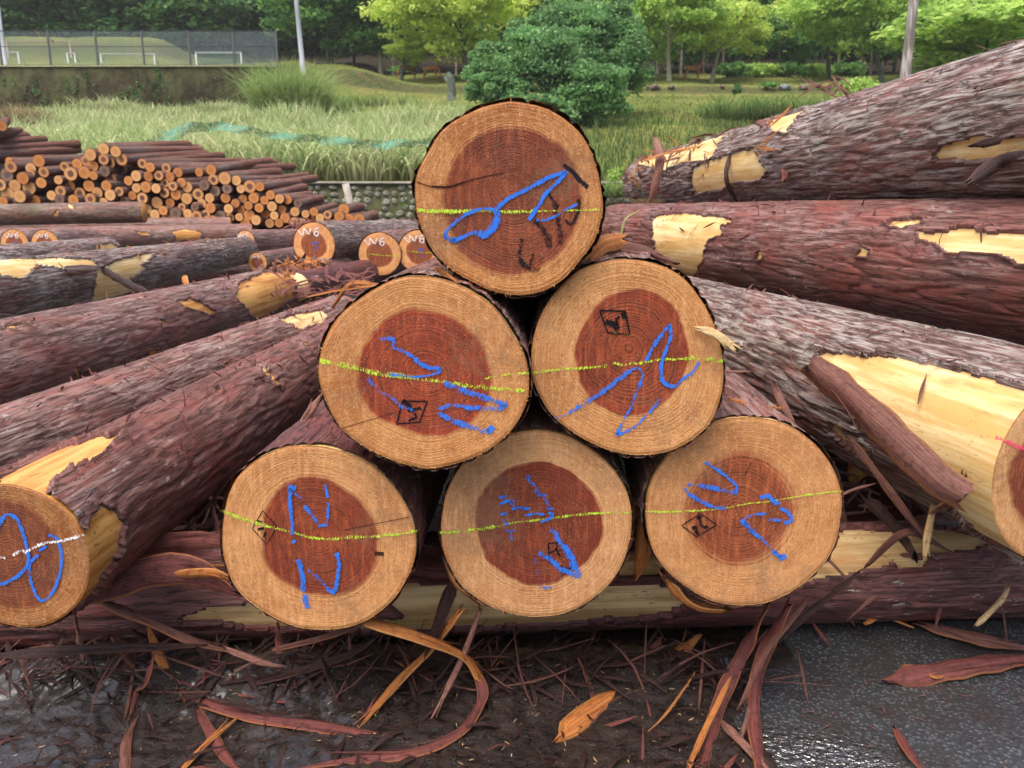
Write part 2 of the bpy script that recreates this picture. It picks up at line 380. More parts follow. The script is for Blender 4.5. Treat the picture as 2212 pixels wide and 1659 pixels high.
    if far_face is not None:
        aa = np.linspace(0, 2*math.pi, 48, endpoint=False)
    # sawn end
    if face is not None:
        em = face.get('mat', END_FAR); pith = np.array(face.get('pith', (0, 0)), float); hc = np.array(face.get('hc', (0, 0)), float); hr = face.get('hr', (.6*rN, .6*rN))
        if 'pith_px' in face: pith = to_local(*face['pith_px'])[:2]
        if 'heart_px' in face:
            hx, hy, hrx, hry = face['heart_px']; c0 = to_local(hx, hy)[:2]; hc = c0
            hr = (np.linalg.norm(to_local(hx+hrx, hy)[:2]-c0), np.linalg.norm(to_local(hx, hy+hry)[:2]-c0))
        na2, nr2 = (144, 44) if rN > .14 and pN[1] < 3 else (48, 12)
        a2 = np.linspace(0, 2*math.pi, na2, endpoint=False); Rr = rho(a2)
        edge = np.stack([Rr*np.cos(a2), Rr*np.sin(a2)], 1); us = np.linspace(0, 1, nr2)
        us[0] = .004
        Vf = (pith[None, None]+us[:, None, None]*(edge-pith)[None]); U = np.repeat(us, na2)
        Vf = Vf.reshape(-1, 2); H = np.hypot((Vf[:, 0]-hc[0])/hr[0], (Vf[:, 1]-hc[1])/hr[1])
        zf = -.001+.0012*perlin(np.stack([Vf[:, 0]*22, Vf[:, 1]*22, np.full(len(Vf), seed+.3)], 1))*(U < .999)
        zf = np.where(U > .999, .0015, np.minimum(zf, 0))
        V3 = np.concatenate([Vf, zf[:, None]], 1)
        Ff = [tuple(f)[::-1] for f in grid_faces(nr2, na2, True)]+[tuple(range(na2))]
        obj('cut_end', mesh('cut_end', V3, Ff, {'u': U, 'h': H}, smooth=True), em, root)
        if outline is not None:
            V = []; Ff = []
            for k in range(110):
                a = rs.uniform(0, 2*math.pi) if k < 50 else rs.normal(math.pi/2, .7); r0 = float(rho(np.array([a]))[0]); ln = rs.uniform(.001, .006)*(1.8 if k % 15 == 0 else 1); da = rs.normal()*.9
                c = np.array([r0*math.cos(a), r0*math.sin(a), .0]); d_ = np.array([math.cos(a+da), math.sin(a+da), rs.uniform(-.3, .5)]); sd_ = np.array([-math.sin(a), math.cos(a), 0])*rs.uniform(.0005, .0014)
                c = c-d_*.002; n0 = len(V); V += [c-sd_, c+sd_, c+d_*ln+sd_*.2, c+d_*ln-sd_*.2, c+np.array([0, 0, .001])+d_*ln*.4]; Ff += [(n0, n0+1, n0+2, n0+3), (n0, n0+4, n0+3), (n0+1, n0+2, n0+4)]
            kind(obj('rim_splinters', mesh('rim_splinters', V, Ff), RIM, root), 'stuff')
        for nmk, mt, sts, zoff in face.get('marks', ()):
            S = []
            for pts, wpx, st in sts:
                wpx *= .95 if nmk.startswith('chalk') else 1
                lp = np.array([to_local(*p_)[:2] for p_ in pts]); sc = np.linalg.norm(to_local(pts[0][0]+1, pts[0][1])[:2]-to_local(*pts[0])[:2])
                S.append((lp, wpx*sc, st))
            V, Fm, E, K = ribbon2d(S, -zoff, nmk == 'stamp')
            if V: obj(nmk, mesh(nmk, V, Fm, {'e': E, 'k': K}), mt, root)
    return root
# ------------------------------------------------------------------ terrain (one sheet from the yard to beyond the wood)
def z_at(Y, y): a = math.atan((CY-y)/F)-PITCH; return CAMZ+Y*math.tan(a)
PR_R = [(18.1, 393), (22, 372), (27, 318), (33, 268), (37.5, 240), (38.5, 229), (45.5, 205), (46.6, 186), (54, 180), (55, 172), (62, 164), (72, 158), (95, 90), (130, -60), (200, -330)]
PR_L = [(18.1, 393), (24, 345), (32, 290), (44.9, 246), (45.15, 246), (45.3, 145), (60, 141), (75, 138), (90, 110), (120, 0), (200, -330)]
rY = [a for a, b in PR_R]; rZ = [z_at(a, b) for a, b in PR_R]; lY = [a for a, b in PR_L]; lZ = [z_at(a, b) for a, b in PR_L]
def terr(X, Y):
    X = np.asarray(X, float); Y = np.asarray(Y, float)
    k = sstep(-12.3, -10.6, X)
    zl = np.interp(Y, lY, lZ); zr = np.interp(Y, rY, rZ)
    z = zl*(1-k)+zr*k
    z = z+1.0*np.exp(-((X+9.4)/2.6)**2-((Y-48)/3.5)**2)+.25*perlin(np.stack([X*.25, Y*.25, X*0+2], -1))*sstep(20, 30, Y)*(1-np.exp(-((Y-45)/2)**2))
    z = z+2.2*sstep(-25.5, -31, X)*np.exp(-((Y-72)/5)**2)          # grass bank behind the goals
    yard = .02*np.maximum(0, Y-3)
    return np.where(Y < 18.05, yard, z)
def mat_terrain():
    s = NT('meadow_ground'); v = s.coord(); a = s.noise(v, .35, 4); b = s.noise(v, 3.5, 5, .7); c = s.noise(v, 22, 3, .7)
    col = s.mix(s.mr(a, .4, .62), (.16, .21, .045), (.27, .27, .075))
    col = s.mix(s.mr(b, .42, .68), col, (.07, .13, .025))
    col = s.mix(s.mr(c, .5, .75, 0, .6), col, (.3, .3, .12))
    col = s.mix(s.mr(s.noise(s.coord((.3, 1, 1)), .9, 4, .6), .56, .72, 0, .7), col, (.26, .19, .1))
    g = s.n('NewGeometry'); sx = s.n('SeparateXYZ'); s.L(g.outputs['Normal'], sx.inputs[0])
    col = s.mix(s.mr(sx.outputs[2], .97, .86), col, s.mix(s.mr(b, .4, .6), (.05, .085, .025), (.12, .10, .05)))  # steep banks: darker green-brown growth plus shade put into the colour
    px = s.n('SeparateXYZ'); s.L(s.tc.outputs['Object'], px.inputs[0]); wood_shade = s.mr(s.math('ADD', px.outputs[1], s.math('MULTIPLY', a, 8)), 65, 70)
    far_left = s.mr(px.outputs[0], -24, -28); col = s.mix(s.math('MULTIPLY', wood_shade, s.math('SUBTRACT', 1.0, far_left)), col, (.035, .03, .018))  # ground under the wood coloured darker to carry the trees' shade
    return s.fin(col, .9, s.bump(s.math('ADD', b, c), .8, .12), .1)
def mat_asphalt():
    s = NT('wet_asphalt'); v = s.coord(); ag = s.voro(v, 95); n = s.noise(v, 6, 5, .6); f = s.noise(v, 160, 3, .7)
    big = s.noise(v, 1.6, 3)
    col = s.mix(s.mr(ag, .05, .55), (.10, .112, .122), (.03, .034, .038))
    st = s.mr(s.noise(v, 120, 2, .5), .64, .7); col = s.mix(s.math('MULTIPLY', st, .6), col, (.2, .19, .17))
    col = s.mix(s.mr(n, .42, .68, 0, .75), col, (.03, .02, .017))
    dst = s.n('VectorMath', operation='DISTANCE'); s.L(s.coord((1, 1.3, 1)), dst.inputs[0]); dst.inputs[1].default_value = (.56, 1.33*1.3, 0)
    near_ = s.mr(dst.outputs['Value'], .42, .12, 0, .3); dst2 = s.n('VectorMath', operation='DISTANCE'); s.L(s.coord((1, 2.2, 1)), dst2.inputs[0]); dst2.inputs[1].default_value = (-.42, 1.20*2.2, 0); near_ = s.math('ADD', near_, s.mr(dst2.outputs['Value'], .2, .1, 0, .4))
    pud = s.mr(s.math('ADD', s.math('MULTIPLY', big, .6), s.math('ADD', near_, s.math('MULTIPLY', s.noise(v, 38, 4, .7), .5))), .62, .68)
    rough = s.math('ADD', .2, s.math('MULTIPLY', pud, -.18))
    h = s.math('MULTIPLY', s.math('ADD', s.math('MULTIPLY', ag, -.6), s.math('MULTIPLY', f, .5)), s.math('SUBTRACT', 1.0, s.math('MULTIPLY', pud, .8)))
    rip = s.noise(v, 75, 2, .5, .6); wet_ = s.math('MULTIPLY', s.mr(near_, .02, .2), 1.0)
    nb = s.bump(s.math('MULTIPLY', rip, wet_), 1.0, .012, s.bump(h, .7, .005)); rough = s.math('ADD', rough, s.math('MULTIPLY', wet_, -.12))
    s.put(s.b.inputs['Coat Weight'], s.math('ADD', .25, s.math('MULTIPLY', wet_, .75))); s.b.inputs['Coat IOR'].default_value = 2.3; s.b.inputs['Coat Roughness'].default_value = .12; s.L(nb, s.b.inputs['Coat Normal'])
    return s.fin(col, s.math('MAXIMUM', rough, .05), nb, 1.0)
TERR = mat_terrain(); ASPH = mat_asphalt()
ys = np.concatenate([np.linspace(18.06, 60, 130), np.linspace(61, 200, 60)]); xs = np.linspace(-110, 110, 340)
Xg, Yg = np.meshgrid(xs, ys); Zg = terr(Xg, Yg)
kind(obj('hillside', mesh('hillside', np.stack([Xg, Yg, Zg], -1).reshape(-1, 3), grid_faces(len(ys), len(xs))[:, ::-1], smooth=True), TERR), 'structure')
ys2 = np.array([-60, -8, 0, 3, 6, 10, 14, 18.1]); xs2 = np.array([-110, -30, -8, 0, 8, 30, 110.]); Xg, Yg = np.meshgrid(xs2, ys2)
kind(obj('yard_ground', mesh('yard_ground', np.stack([Xg, Yg, .02*np.maximum(0, Yg-3)], -1).reshape(-1, 3), grid_faces(len(ys2), len(xs2))[:, ::-1]), ASPH), 'structure')

# ------------------------------------------------------------------ the pyramid of six logs
def aff(ox, oy, k, pts): return [(ox+k*a, oy+k*b) for a, b in pts]
H = []   # (label, affine, outline, heart, pith, depthY, marks, mat args)
H.append(dict(lab='topmost log of the six-log pyramid, sawn end with a long split and black marker scrawl', a=(879.2, 200.1, .2741), Y=1.50,
 o=[(810,65),(960,85),(1120,130),(1240,205),(1370,320),(1440,440),(1490,580),(1530,760),(1545,920),(1520,1040),(1470,1180),(1370,1310),(1220,1480),(1080,1560),(900,1595),(700,1570),(520,1490),(350,1390),(220,1270),(140,1130),(90,1000),(65,850),(65,680),(110,560),(180,440),(260,310),(370,220),(480,165),(600,110),(700,85)],
 heart=(835,860,540,560), pith=(820,740), m=dict(sap=(.40,.18,.055), heart=(.22,.048,.016), N=30, wet=.5, speck=.6, seed=1.),
 blue=[([(1255,620),(1130,665),(1020,720),(920,775),(800,835),(740,885),(705,915)],42,.9),([(700,930),(620,915),(520,935),(440,975),(370,1030),(310,1090),(300,1130),(340,1165),(400,1155),(480,1120),(550,1095)],38,.8),
  ([(560,1105),(600,1125),(660,1085),(700,1020),(715,955),(700,930)],66,1.),([(290,1120),(350,1165),(390,1160)],50,.9),([(1255,620),(1220,670),(1150,740),(1090,800),(1050,870),(1010,930),(960,1005)],40,.9),([(1340,880),(1290,905),(1240,925),(1180,970),(1080,1005),(1020,1000)],28,.6)],
 lime=[([(85,925),(250,935),(420,940)],44,.8),([(420,940),(600,930),(800,940),(1000,935)],38,.7),([(1000,935),(1200,930),(1400,925),(1540,920)],22,.5)],
 black=[([(1230,570),(1300,620),(1360,690),(1425,745)],38,.9),([(1350,840),(1360,900),(1330,980),(1290,1040),(1250,1000)],32,.6),([(1160,850),(1180,960),(1200,1080),(1210,1190)],60,.35),([(1000,1010),(1070,1080),(1110,1160),(1120,1220)],75,.35),
  ([(910,1150),(890,1300),(960,1390),(1050,1385)],50,.4),([(990,1270),(960,1390)],50,.4),([(1100,770),(1140,840),(1190,900)],40,.3),([(1080,960),(1150,1080),(1180,1180)],150,-.75),([(900,1150),(980,1280),(1060,1370)],130,-.8),([(1130,700),(1200,800),(1240,900)],120,-1.0)],
 crack=[([(80,705),(200,742),(330,745),(450,705),(600,665),(760,632)],9,3),([(200,738),(330,742),(450,706)],14,3)]))
H.append(dict(lab='left log of the pyramid\'s middle row, widest end, crossed by a doubled lime line', a=(667, 576.1, .2741), Y=1.47,
 o=[(850,70),(1000,85),(1150,130),(1330,220),(1480,340),(1600,520),(1700,700),(1735,880),(1730,1020),(1670,1180),(1560,1330),(1450,1420),(1250,1520),(1080,1570),(930,1590),(780,1560),(600,1500),(450,1420),(250,1270),(170,1130),(110,1000),(70,830),(100,650),(160,500),(250,370),(400,250),(540,160),(660,100)],
 heart=(915,850,530,490), pith=(930,840), m=dict(sap=(.44,.205,.068), heart=(.29,.045,.016), N=34, wet=.35, speck=.75, seed=2.),
 blue=[([(500,485),(570,490)],40,.1),([(560,560),(670,570),(680,635),(760,670),(840,725)],46,.45),([(840,725),(900,770),(960,795),(1040,800)],52,.75),([(1040,800),(1030,830),(940,855),(830,868)],24,.9),([(830,868),(700,850),(560,840)],44,.2),
  ([(470,870),(520,950),(600,1000),(680,1050),(740,1100),(840,1125)],48,.3),([(1070,910),(1180,960),(1300,1000),(1450,1050),(1560,1090)],66,.5),([(1560,1090),(1520,1115),(1400,1115),(1280,1110),(1200,1095),(1100,1090),(1030,1120)],44,.6),([(1020,1150),(1120,1200),(1250,1250),(1350,1280),(1420,1300)],62,.55),([(1410,1300),(1455,1255)],55,1.)],
 lime=[([(90,740),(230,765),(400,800),(560,840),(750,860)],62,.6),([(750,860),(900,885),(1050,905),(1250,935),(1450,955),(1700,975)],52,.5),([(1390,880),(1500,855),(1640,840),(1745,833)],30,.4)],
 stamp=[([(740,1055),(935,1060),(875,1220),(695,1238),(740,1055)],13,1),([(740,1050),(790,1090),(800,1140)],42,1),([(810,1130),(885,1110)],28,1),([(835,1150),(850,1185),(785,1210)],22,1)],
 crack=[([(250,1275),(500,1200),(690,1140)],5,.2)]))
H.append(dict(lab='right log of the pyramid\'s middle row, blue zigzag below a black diamond stamp', a=(1127.9, 533.6, .2815), Y=1.52,
 o=[(850,95),(1000,120),(1130,165),(1250,245),(1350,370),(1440,520),(1500,690),(1540,880),(1540,1050),(1500,1220),(1430,1370),(1300,1480),(1150,1560),(950,1595),(750,1580),(550,1510),(390,1420),(250,1310),(150,1170),(90,1030),(70,870),(85,700),(130,550),(210,410),(310,290),(430,180),(560,130),(700,95)],
 heart=(830,820,445,475), pith=(815,770), m=dict(sap=(.49,.245,.088), heart=(.29,.055,.019), N=32, wet=.1, speck=.5, seed=3., soft=.03),
 blue=[([(250,1310),(340,1280),(420,1235)],36,.3),([(420,1235),(520,1170),(640,1090),(740,1010),(830,945)],48,.7),([(830,945),(880,925),(920,960),(910,1030),(870,1120),(840,1220),(780,1320),(720,1435)],36,.6),([(720,1440),(800,1410),(880,1360),(950,1290),(1000,1240),(1050,1155)],34,.6),
  ([(950,870),(1000,770),(1060,680),(1130,600)],40,.7),([(1130,590),(1140,680),(1110,770),(1070,880),(1065,990),(1100,1050),(1170,1070)],38,.9),([(1170,1070),(1230,1010),(1300,960),(1355,880)],32,.7)],
 lime=[([(90,965),(250,940),(450,930),(650,910)],42,.5),([(700,885),(760,905),(840,890),(900,890),(1050,865),(1250,855)],32,.6),([(1250,855),(1400,855),(1540,875)],58,.4),([(1440,740),(1530,800)],30,.1),([(700,655),(900,690)],14,.1)],
 stamp=[([(595,485),(790,492),(825,670),(655,655),(595,485)],15,1),([(640,570),(700,590),(735,630)],46,1),([(770,500),(785,545)],34,1),([(715,560),(745,530)],20,1),([(720,560),(735,600)],22,1)]))
H.append(dict(lab='left log of the pyramid\'s bottom row, two blue N shapes one above the other', a=(460.9, 946, .2559), Y=1.52,
 o=[(780,65),(900,70),(1050,100),(1180,150),(1330,230),(1450,340),(1560,470),(1650,620),(1700,780),(1710,920),(1690,1060),(1620,1210),(1530,1350),(1400,1470),(1250,1560),(1070,1610),(900,1615),(720,1600),(560,1540),(420,1460),(280,1360),(180,1250),(120,1110),(80,960),(75,820),(90,650),(120,500),(200,330),(340,200),(480,120),(620,75)],
 heart=(890,840,500,485), pith=(890,820), m=dict(sap=(.51,.26,.098), heart=(.27,.05,.018), N=40, wet=.05, speck=.6, seed=4.),
 blue=[([(690,880),(675,860)],44,1),([(670,810),(665,650),(650,520),(655,420)],42,.75),([(655,450),(655,405),(700,425)],50,.9),([(690,460),(760,520)],40,.5),([(770,570),(800,600),(860,680),(900,735)],46,.7),([(890,738),(965,728)],30,1.2),([(960,710),(970,640),(975,540)],34,.7),([(970,500),(960,450),(945,385)],30,.9),
  ([(720,1020),(750,1120),(765,1220),(755,1290)],58,.8),([(770,1320),(785,1360),(800,1430)],66,.9),([(800,1100),(880,1170),(950,1240),(990,1270)],44,.35),([(1040,965),(1065,1050),(1050,1180),(1030,1290)],48,.75),([(960,1270),(1030,1300)],50,.7)],
 lime=[([(75,605),(200,660),(330,700),(450,740)],54,.6),([(450,740),(560,765),(700,800),(850,840),(1000,850)],36,.6),([(1000,850),(1150,835),(1350,825),(1550,810),(1720,780)],44,.45)],
 stamp=[([(420,610),(540,745),(455,895),(330,760),(420,610)],8,1),([(380,770),(430,755)],24,1),([(445,790),(430,835)],24,1),([(370,690),(410,710)],22,1)],
 crack=[([(1100,780),(1250,745),(1650,665)],6,.5),([(1360,970),(1440,975)],34,.3)]))
H.append(dict(lab='middle log of the pyramid\'s bottom row, dashed blue strokes over a small dark stamp', a=(933.8, 909.6, .2632), Y=1.56,
 o=[(870,80),(1000,90),(1130,130),(1250,200),(1400,310),(1510,430),(1590,560),(1630,700),(1635,850),(1610,1020),(1560,1170),(1480,1300),(1360,1420),(1200,1530),(1050,1585),(850,1605),(650,1580),(480,1520),(350,1440),(240,1350),(150,1200),(90,1060),(70,920),(85,740),(110,600),(170,470),(260,340),(400,220),(560,130),(720,90)],
 heart=(870,840,520,500), pith=(885,890), m=dict(sap=(.50,.27,.115), heart=(.22,.04,.016), N=30, wet=0., speck=.9, seed=5., soft=.03),
 blue=[([(770,445),(820,455)],32,.6),([(775,450),(800,490),(850,525)],44,.5),([(850,530),(880,590),(920,600)],36,.3),([(840,575),(900,590)],28,.5),([(860,600),(935,605)],34,.8),([(900,605),(940,665),(970,715)],34,.4),([(935,710),(995,715)],26,.7),([(950,745),(1000,765)],30,.8),([(990,775),(940,805),(890,825)],30,.8),
  ([(545,620),(610,612)],30,.4),([(560,680),(620,650),(680,655)],36,.7),([(640,650),(680,700),(760,715)],34,.5),([(650,715),(720,710),(805,712)],32,.8),([(760,770),(850,755),(920,762)],30,.7),([(560,765),(615,750)],40,.6),([(590,800),(595,850),(625,830)],34,.5),([(605,895),(685,895)],22,.6),([(645,900),(655,970)],30,.6),
  ([(970,885),(1010,920),(1040,980),(1080,1020)],60,.6),([(1080,1020),(1120,1080),(1150,1150),(1190,1230),(1190,1280)],76,.7),([(870,1080),(940,1110),(1000,1160),(1060,1210),(1170,1260)],62,.6),([(840,1120),(860,1220),(880,1320)],50,-.1),([(890,1350),(920,1362),(980,1358)],34,.6)],
 lime=[([(65,915),(250,900),(400,880),(550,855)],44,.5),([(550,855),(650,830),(800,815),(950,795)],30,.5),([(950,795),(1100,775),(1250,760),(1400,750),(1620,745)],36,.5)],
 stamp=[([(950,1000),(1025,995),(1020,1050),(960,1080),(950,1000)],14,.8),([(1020,1060),(1110,1040),(1140,1090),(1140,1210),(960,1160),(955,1060)],10,.8),([(1010,1040),(1050,1110)],22,.7)]))
H.append(dict(lab='bottom row right log of the pyramid, blurred heart, diamond stamp at its left', a=(1370.5, 885.3, .2705), Y=1.55,
 o=[(900,60),(1050,70),(1200,110),(1340,190),(1460,290),(1560,420),(1630,570),(1655,720),(1640,880),(1610,1040),(1540,1190),(1430,1310),(1330,1400),(1200,1480),(1050,1540),(900,1560),(740,1550),(600,1520),(460,1440),(330,1350),(220,1240),(140,1110),(100,950),(95,800),(110,640),(170,500),(240,400),(340,260),(460,180),(600,110),(750,70)],
 heart=(830,800,430,430), pith=(810,800), m=dict(sap=(.47,.23,.085), heart=(.31,.075,.027), N=34, wet=0., speck=.6, seed=6., soft=.16),
 blue=[([(560,410),(620,450),(700,500),(760,550),(810,600)],36,.7),([(810,600),(820,640),(800,670)],30,.8),([(800,655),(700,635),(600,615),(500,600),(420,590)],58,.3),([(400,620),(420,660),(500,710),(600,760),(720,785)],46,.7),
  ([(1000,700),(1060,680),(1120,735),(1160,740)],46,.7),([(1160,780),(1220,810),(1250,850),(1250,890),(1190,900)],44,.7),([(1180,880),(1060,870)],34,.5),([(1050,825),(950,830)],36,.5),([(850,870),(890,920)],60,.9),([(950,830),(870,860)],36,.5),([(910,960),(960,965)],44,.9),([(880,890),(940,970),(1010,1020)],44,.7),([(1010,1020),(1080,1090),(1130,1140)],40,.5),([(1090,1120),(1170,1170)],44,.7),([(1150,1185),(1210,1160)],50,.9)],
 lime=[([(85,808),(250,810),(400,805),(600,795)],28,.7),([(600,795),(750,775),(900,745),(1050,730),(1200,705),(1350,680),(1500,660),(1655,645)],18,.7)],
 stamp=[([(525,825),(655,915),(495,1010),(375,920),(525,825)],10,1),([(500,850),(530,865)],36,1),([(525,880),(530,920),(565,940)],20,1),([(460,945),(500,935)],34,1),([(485,960),(510,990)],30,1),([(560,925),(580,940)],28,1)],
 crack=[([(930,420),(880,520)],7,.6),([(780,730),(840,840)],4,.4)]))
VPX, VPY = 1180, 450
def vdir(vx, vy=450): r = ray(vx, vy); return r/np.linalg.norm(r)
for i, h in enumerate(H):
    ox, oy, k = h['a']; O = aff(ox, oy, k, h['o']); hx, hy, hrx, hry = h['heart']
    cx_ = (min(p[0] for p in O)+max(p[0] for p in O))/2; cy_ = (min(p[1] for p in O)+max(p[1] for p in O))/2
    pN = PY(cx_, cy_, h['Y']); d = vdir(VPX, 452); r_ = (max(p[0] for p in O)-min(p[0] for p in O))/2/F*((pN-CAMP)@FW)
    pF = pN+d*4.0
    marks = []
    for nm, mt, key, zo in (('crack', CRACK, 'crack', .0022), ('stamp', STAMP, 'stamp', .0026), ('marker_scrawl', CH_BLACK, 'black', .0024), ('chalk_line', CH_LIME, 'lime', .0030), ('chalk_mark', CH_BLUE, 'blue', .0034)):
        if key in h: marks.append((nm, mt, [(aff(ox, oy, k, p), w_*k, s_) for p, w_, s_ in h[key]], zo))
    make_log('sawn_log', h['lab'], 'logs of the front pyramid', pN, pF, r_, r_*.9, BARK_MID if i != 3 else BARK_WET, outline=O, res=(260, 168), seed=i+1, amp=.007, thick=.006,
             rnd_peel=(0, 0, .1, 0, .12, .22)[i],
             face=dict(mat=end_mat('cut_end_%s' % 'abcdef'[i], **h['m']), pith_px=(ox+k*h['pith'][0], oy+k*h['pith'][1]), heart_px=(ox+k*hx, oy+k*hy, k*hrx, k*hry), marks=marks))

# ------------------------------------------------------------------ bedding log across the front
make_log('bedding_log', 'wet half-stripped log lying crosswise on the ground under the pyramid', None, (-2.3, 1.86, .13), (2.6, 2.16, .135), .132, .125, BARK_WET, PEEL_DIRTY,
 res=(700, 110), seed=21, amp=.008, thick=.008, cat='log',
 patches=[[(370,1338),(470,1312),(600,1300),(720,1320),(960,1350),(960,1372),(700,1352),(480,1350)],[(420,1232),(520,1240),(520,1262),(440,1245)],
  [(830,1260),(1000,1262),(1420,1265),(1500,1290),(1440,1330),(1180,1352),(900,1356),(850,1325)],[(1700,1262),(1780,1170),(1850,1140),(2060,1142),(2150,1165),(2110,1186),(1990,1200),(1860,1232),(1740,1262)],
  [(1330,1190),(1440,1200),(1430,1245),(1340,1240)],[(1920,1212),(2010,1208),(2000,1222),(1940,1224)]])

# ------------------------------------------------------------------ logs left and right, fitted from their two ends
def LG(name, label, group, a, b, **kw):
    (x1, y1, d1, r1), (x2, y2, d2, r2) = a, b
    return make_log(name, label, group, PD(x1, y1, d1), PD(x2, y2, d2), r1, r2, **kw)
GL = 'long logs lying on the left'; GR = 'stacked logs on the right'
ka = .2376; af = lambda p: [(ka*x, 1000.6+ka*y) for x, y in p]
LG('long_log', 'near left log with a blue looped figure and a white line on its sawn end', GL, (32, 1203, 1.57, .15), (745, 742, 4.3, .145), bark=BARK_RED, wood=PEEL_OR, res=(520, 150), seed=31, amp=.007,
   patches=[[(-20,1042),(0,1020),(60,985),(130,960),(205,942),(262,938),(215,985),(150,1012),(110,1040),(90,1075),(-20,1060)],[(196,1110),(232,1090),(262,1110),(262,1180),(215,1280),(150,1360),(180,1250),(180,1150)],
            [(548,786),(575,792),(600,820),(610,840),(590,832),(575,805)],[(640,738),(672,742),(680,752),(655,748)],[(465,845),(475,838),(478,850)]],
   face=dict(mat=end_mat('cut_end_left', sap=(.30,.13,.04), heart=(.22,.062,.025), N=26, wet=.6, speck=.35, seed=8., soft=.1), pith_px=(18, 1190), heart_px=(20, 1195, 118, 118),
     marks=[('chalk_mark', CH_BLUE, [(af([(-70,980),(-80,800),(-40,660),(0,570),(20,510),(70,465),(130,475),(180,540),(220,630),(240,720),(260,800),(265,880),(250,940),(170,1020),(90,1065),(30,1090),(-40,1070)]), 11, .8),
        (af([(450,650),(520,670),(555,760),(570,870),(550,1000),(510,1120),(450,1210),(380,1245),(330,1180),(290,1070),(275,960),(300,880),(360,830)]), 9, .8), (af([(360,790),(430,750)]), 8, .7)], .003),
        ('chalk_line', CH_WHITE, [(af([(-60,840),(60,855)]), 9, .5), (af([(130,835),(200,785),(240,800),(300,770),(400,725),(550,705),(650,680),(770,645)]), 9, .6)], .0034)]))
LG('long_log', 'slimmer left log wedged between the chalked log and the big log behind', GL, (-150, 1048, 2.5, .16), (735, 688, 4.9, .14), bark=BARK_MID, wood=PEEL, res=(460, 130), seed=32,
   patches=[[(600,690),(640,676),(700,668),(712,680),(690,700),(650,712),(630,700)]])
LG('long_log', 'big left log with torn orange bark near its far end', GL, (-260, 868, 2.75, .19), (735, 592, 6.8, .152), bark=BARK_MID, wood=PEEL_OR, res=(620, 150), seed=33,
   patches=[[(505,640),(520,610),(560,592),(590,585),(628,582),(640,600),(632,640),(600,668),(560,690),(540,680),(525,655)],[(380,650),(410,642),(445,660),(470,676),(452,680),(410,664)],
            [(342,690),(355,692),(360,704),(350,705)],[(-10,705),(75,700),(20,712)],[(318,760),(335,755),(338,768),(320,775)],[(160,800),(170,790),(172,815),(165,820)]])
LG('long_log', 'left log with wide yellow torn bark patches and a loose stick', GL, (-260, 676, 3.7, .185), (530, 540, 8.0, .127), bark=BARK_GREY, wood=PEEL, res=(460, 120), seed=34,
   patches=[[(-20,560),(90,556),(200,560),(215,572),(150,582),(80,570),(60,595),(40,600),(-20,590)],[(210,585),(250,562),(330,545),(335,552),(300,570),(318,578),(285,600),(290,625),(280,650),(195,668),(205,610)],[(432,520),(452,516),(455,524)],[(480,545),(492,548),(490,562)]])
LG('long_log', 'low thin log under the yellow-patched left log', GL, (-260, 690, 5.2, .12), (533, 578, 8.5, .1), bark=BARK_MID, res=(160, 64), seed=35)
LG('long_log', 'left log cut slantwise to a pale wedge on top of the row', GL, (-260, 610, 4.6, .155), (232, 544, 8.0, .14), bark=BARK_GREY, wood=PEEL, res=(240, 80), seed=36,
   patches=[[(215,528),(240,524),(268,538),(262,546),(214,548)]])
LG('long_log', 'far left log lying level with several orange torn patches', GL, (-200, 520, 11.0, .145), (545, 503, 12.3, .135), bark=BARK_MID, wood=PEEL_OR, res=(260, 64), seed=37,
   patches=[[(370,500),(400,494),(432,500),(434,515),(420,520),(400,516),(375,522),(380,508)],[(290,500),(320,502),(326,508),(305,506)],[(0,503),(20,503),(10,510)],[(70,503),(95,503),(85,508)],[(120,515),(165,516),(150,526)]])
LG('long_log', 'far left log mostly hidden behind the level patched log', GL, (-200, 496, 12.3, .14), (500, 487, 13.0, .13), bark=BARK_MID, wood=PEEL_OR, res=(160, 48), seed=38,
   patches=[[(130,490),(190,488),(200,493),(140,496)],[(280,486),(330,486),(335,494),(295,492)],[(225,490),(250,490),(245,495)]])
LG('long_log', 'mossy far left log in front of the thin-log stack with a pink paint stripe', GL, (-200, 468, 11.6, .15), (312, 458, 12.0, .15), bark=bark_mat('bark_mossy', (.03,.016,.01), (.13,.06,.045), (.33,.31,.26), .5, .6), wood=PEEL_OR, res=(160, 64), seed=39,
   patches=[[(145,440),(158,442),(160,452),(150,450)],[(118,455),(126,453),(126,468),(116,468)],[(300,470),(320,468),(320,480)],[(40,460),(46,460),(46,468)]])
bm = CH_WHITE
def smallmarks(cx_, cy_, r, six=True, blue=True, lime=True):
    m = []
    k = r/45.
    A = [([(cx_-32*k, cy_-30*k), (cx_-22*k, cy_-20*k), (cx_-20*k, cy_-33*k), (cx_-10*k, cy_-22*k), (cx_-6*k, cy_-34*k)], 3.2*k, 1), ([(cx_+10*k, cy_-36*k), (cx_+2*k, cy_-30*k), (cx_+2*k, cy_-20*k), (cx_+8*k, cy_-19*k), (cx_+9*k, cy_-26*k), (cx_+3*k, cy_-27*k)], 3.0*k, 1)]
    m.append(('chalk_text', CH_WHITE, A, .003))
    if blue: m.append(('chalk_mark', CH_BLUE, [([(cx_-6*k, cy_-2*k), (cx_+8*k, cy_-6*k), (cx_+2*k, cy_+2*k), (cx_+10*k, cy_+4*k)], 2.6*k, .6), ([(cx_, cy_+8*k), (cx_+8*k, cy_+12*k)], 2.6*k, .6)], .004))
    if lime: m.append(('chalk_line', CH_LIME, [([(cx_-.98*r, cy_-r*.12), (cx_, cy_+r*.05), (cx_+.98*r, cy_+r*.08)], 2.4*k, .6)], .005))
    return m
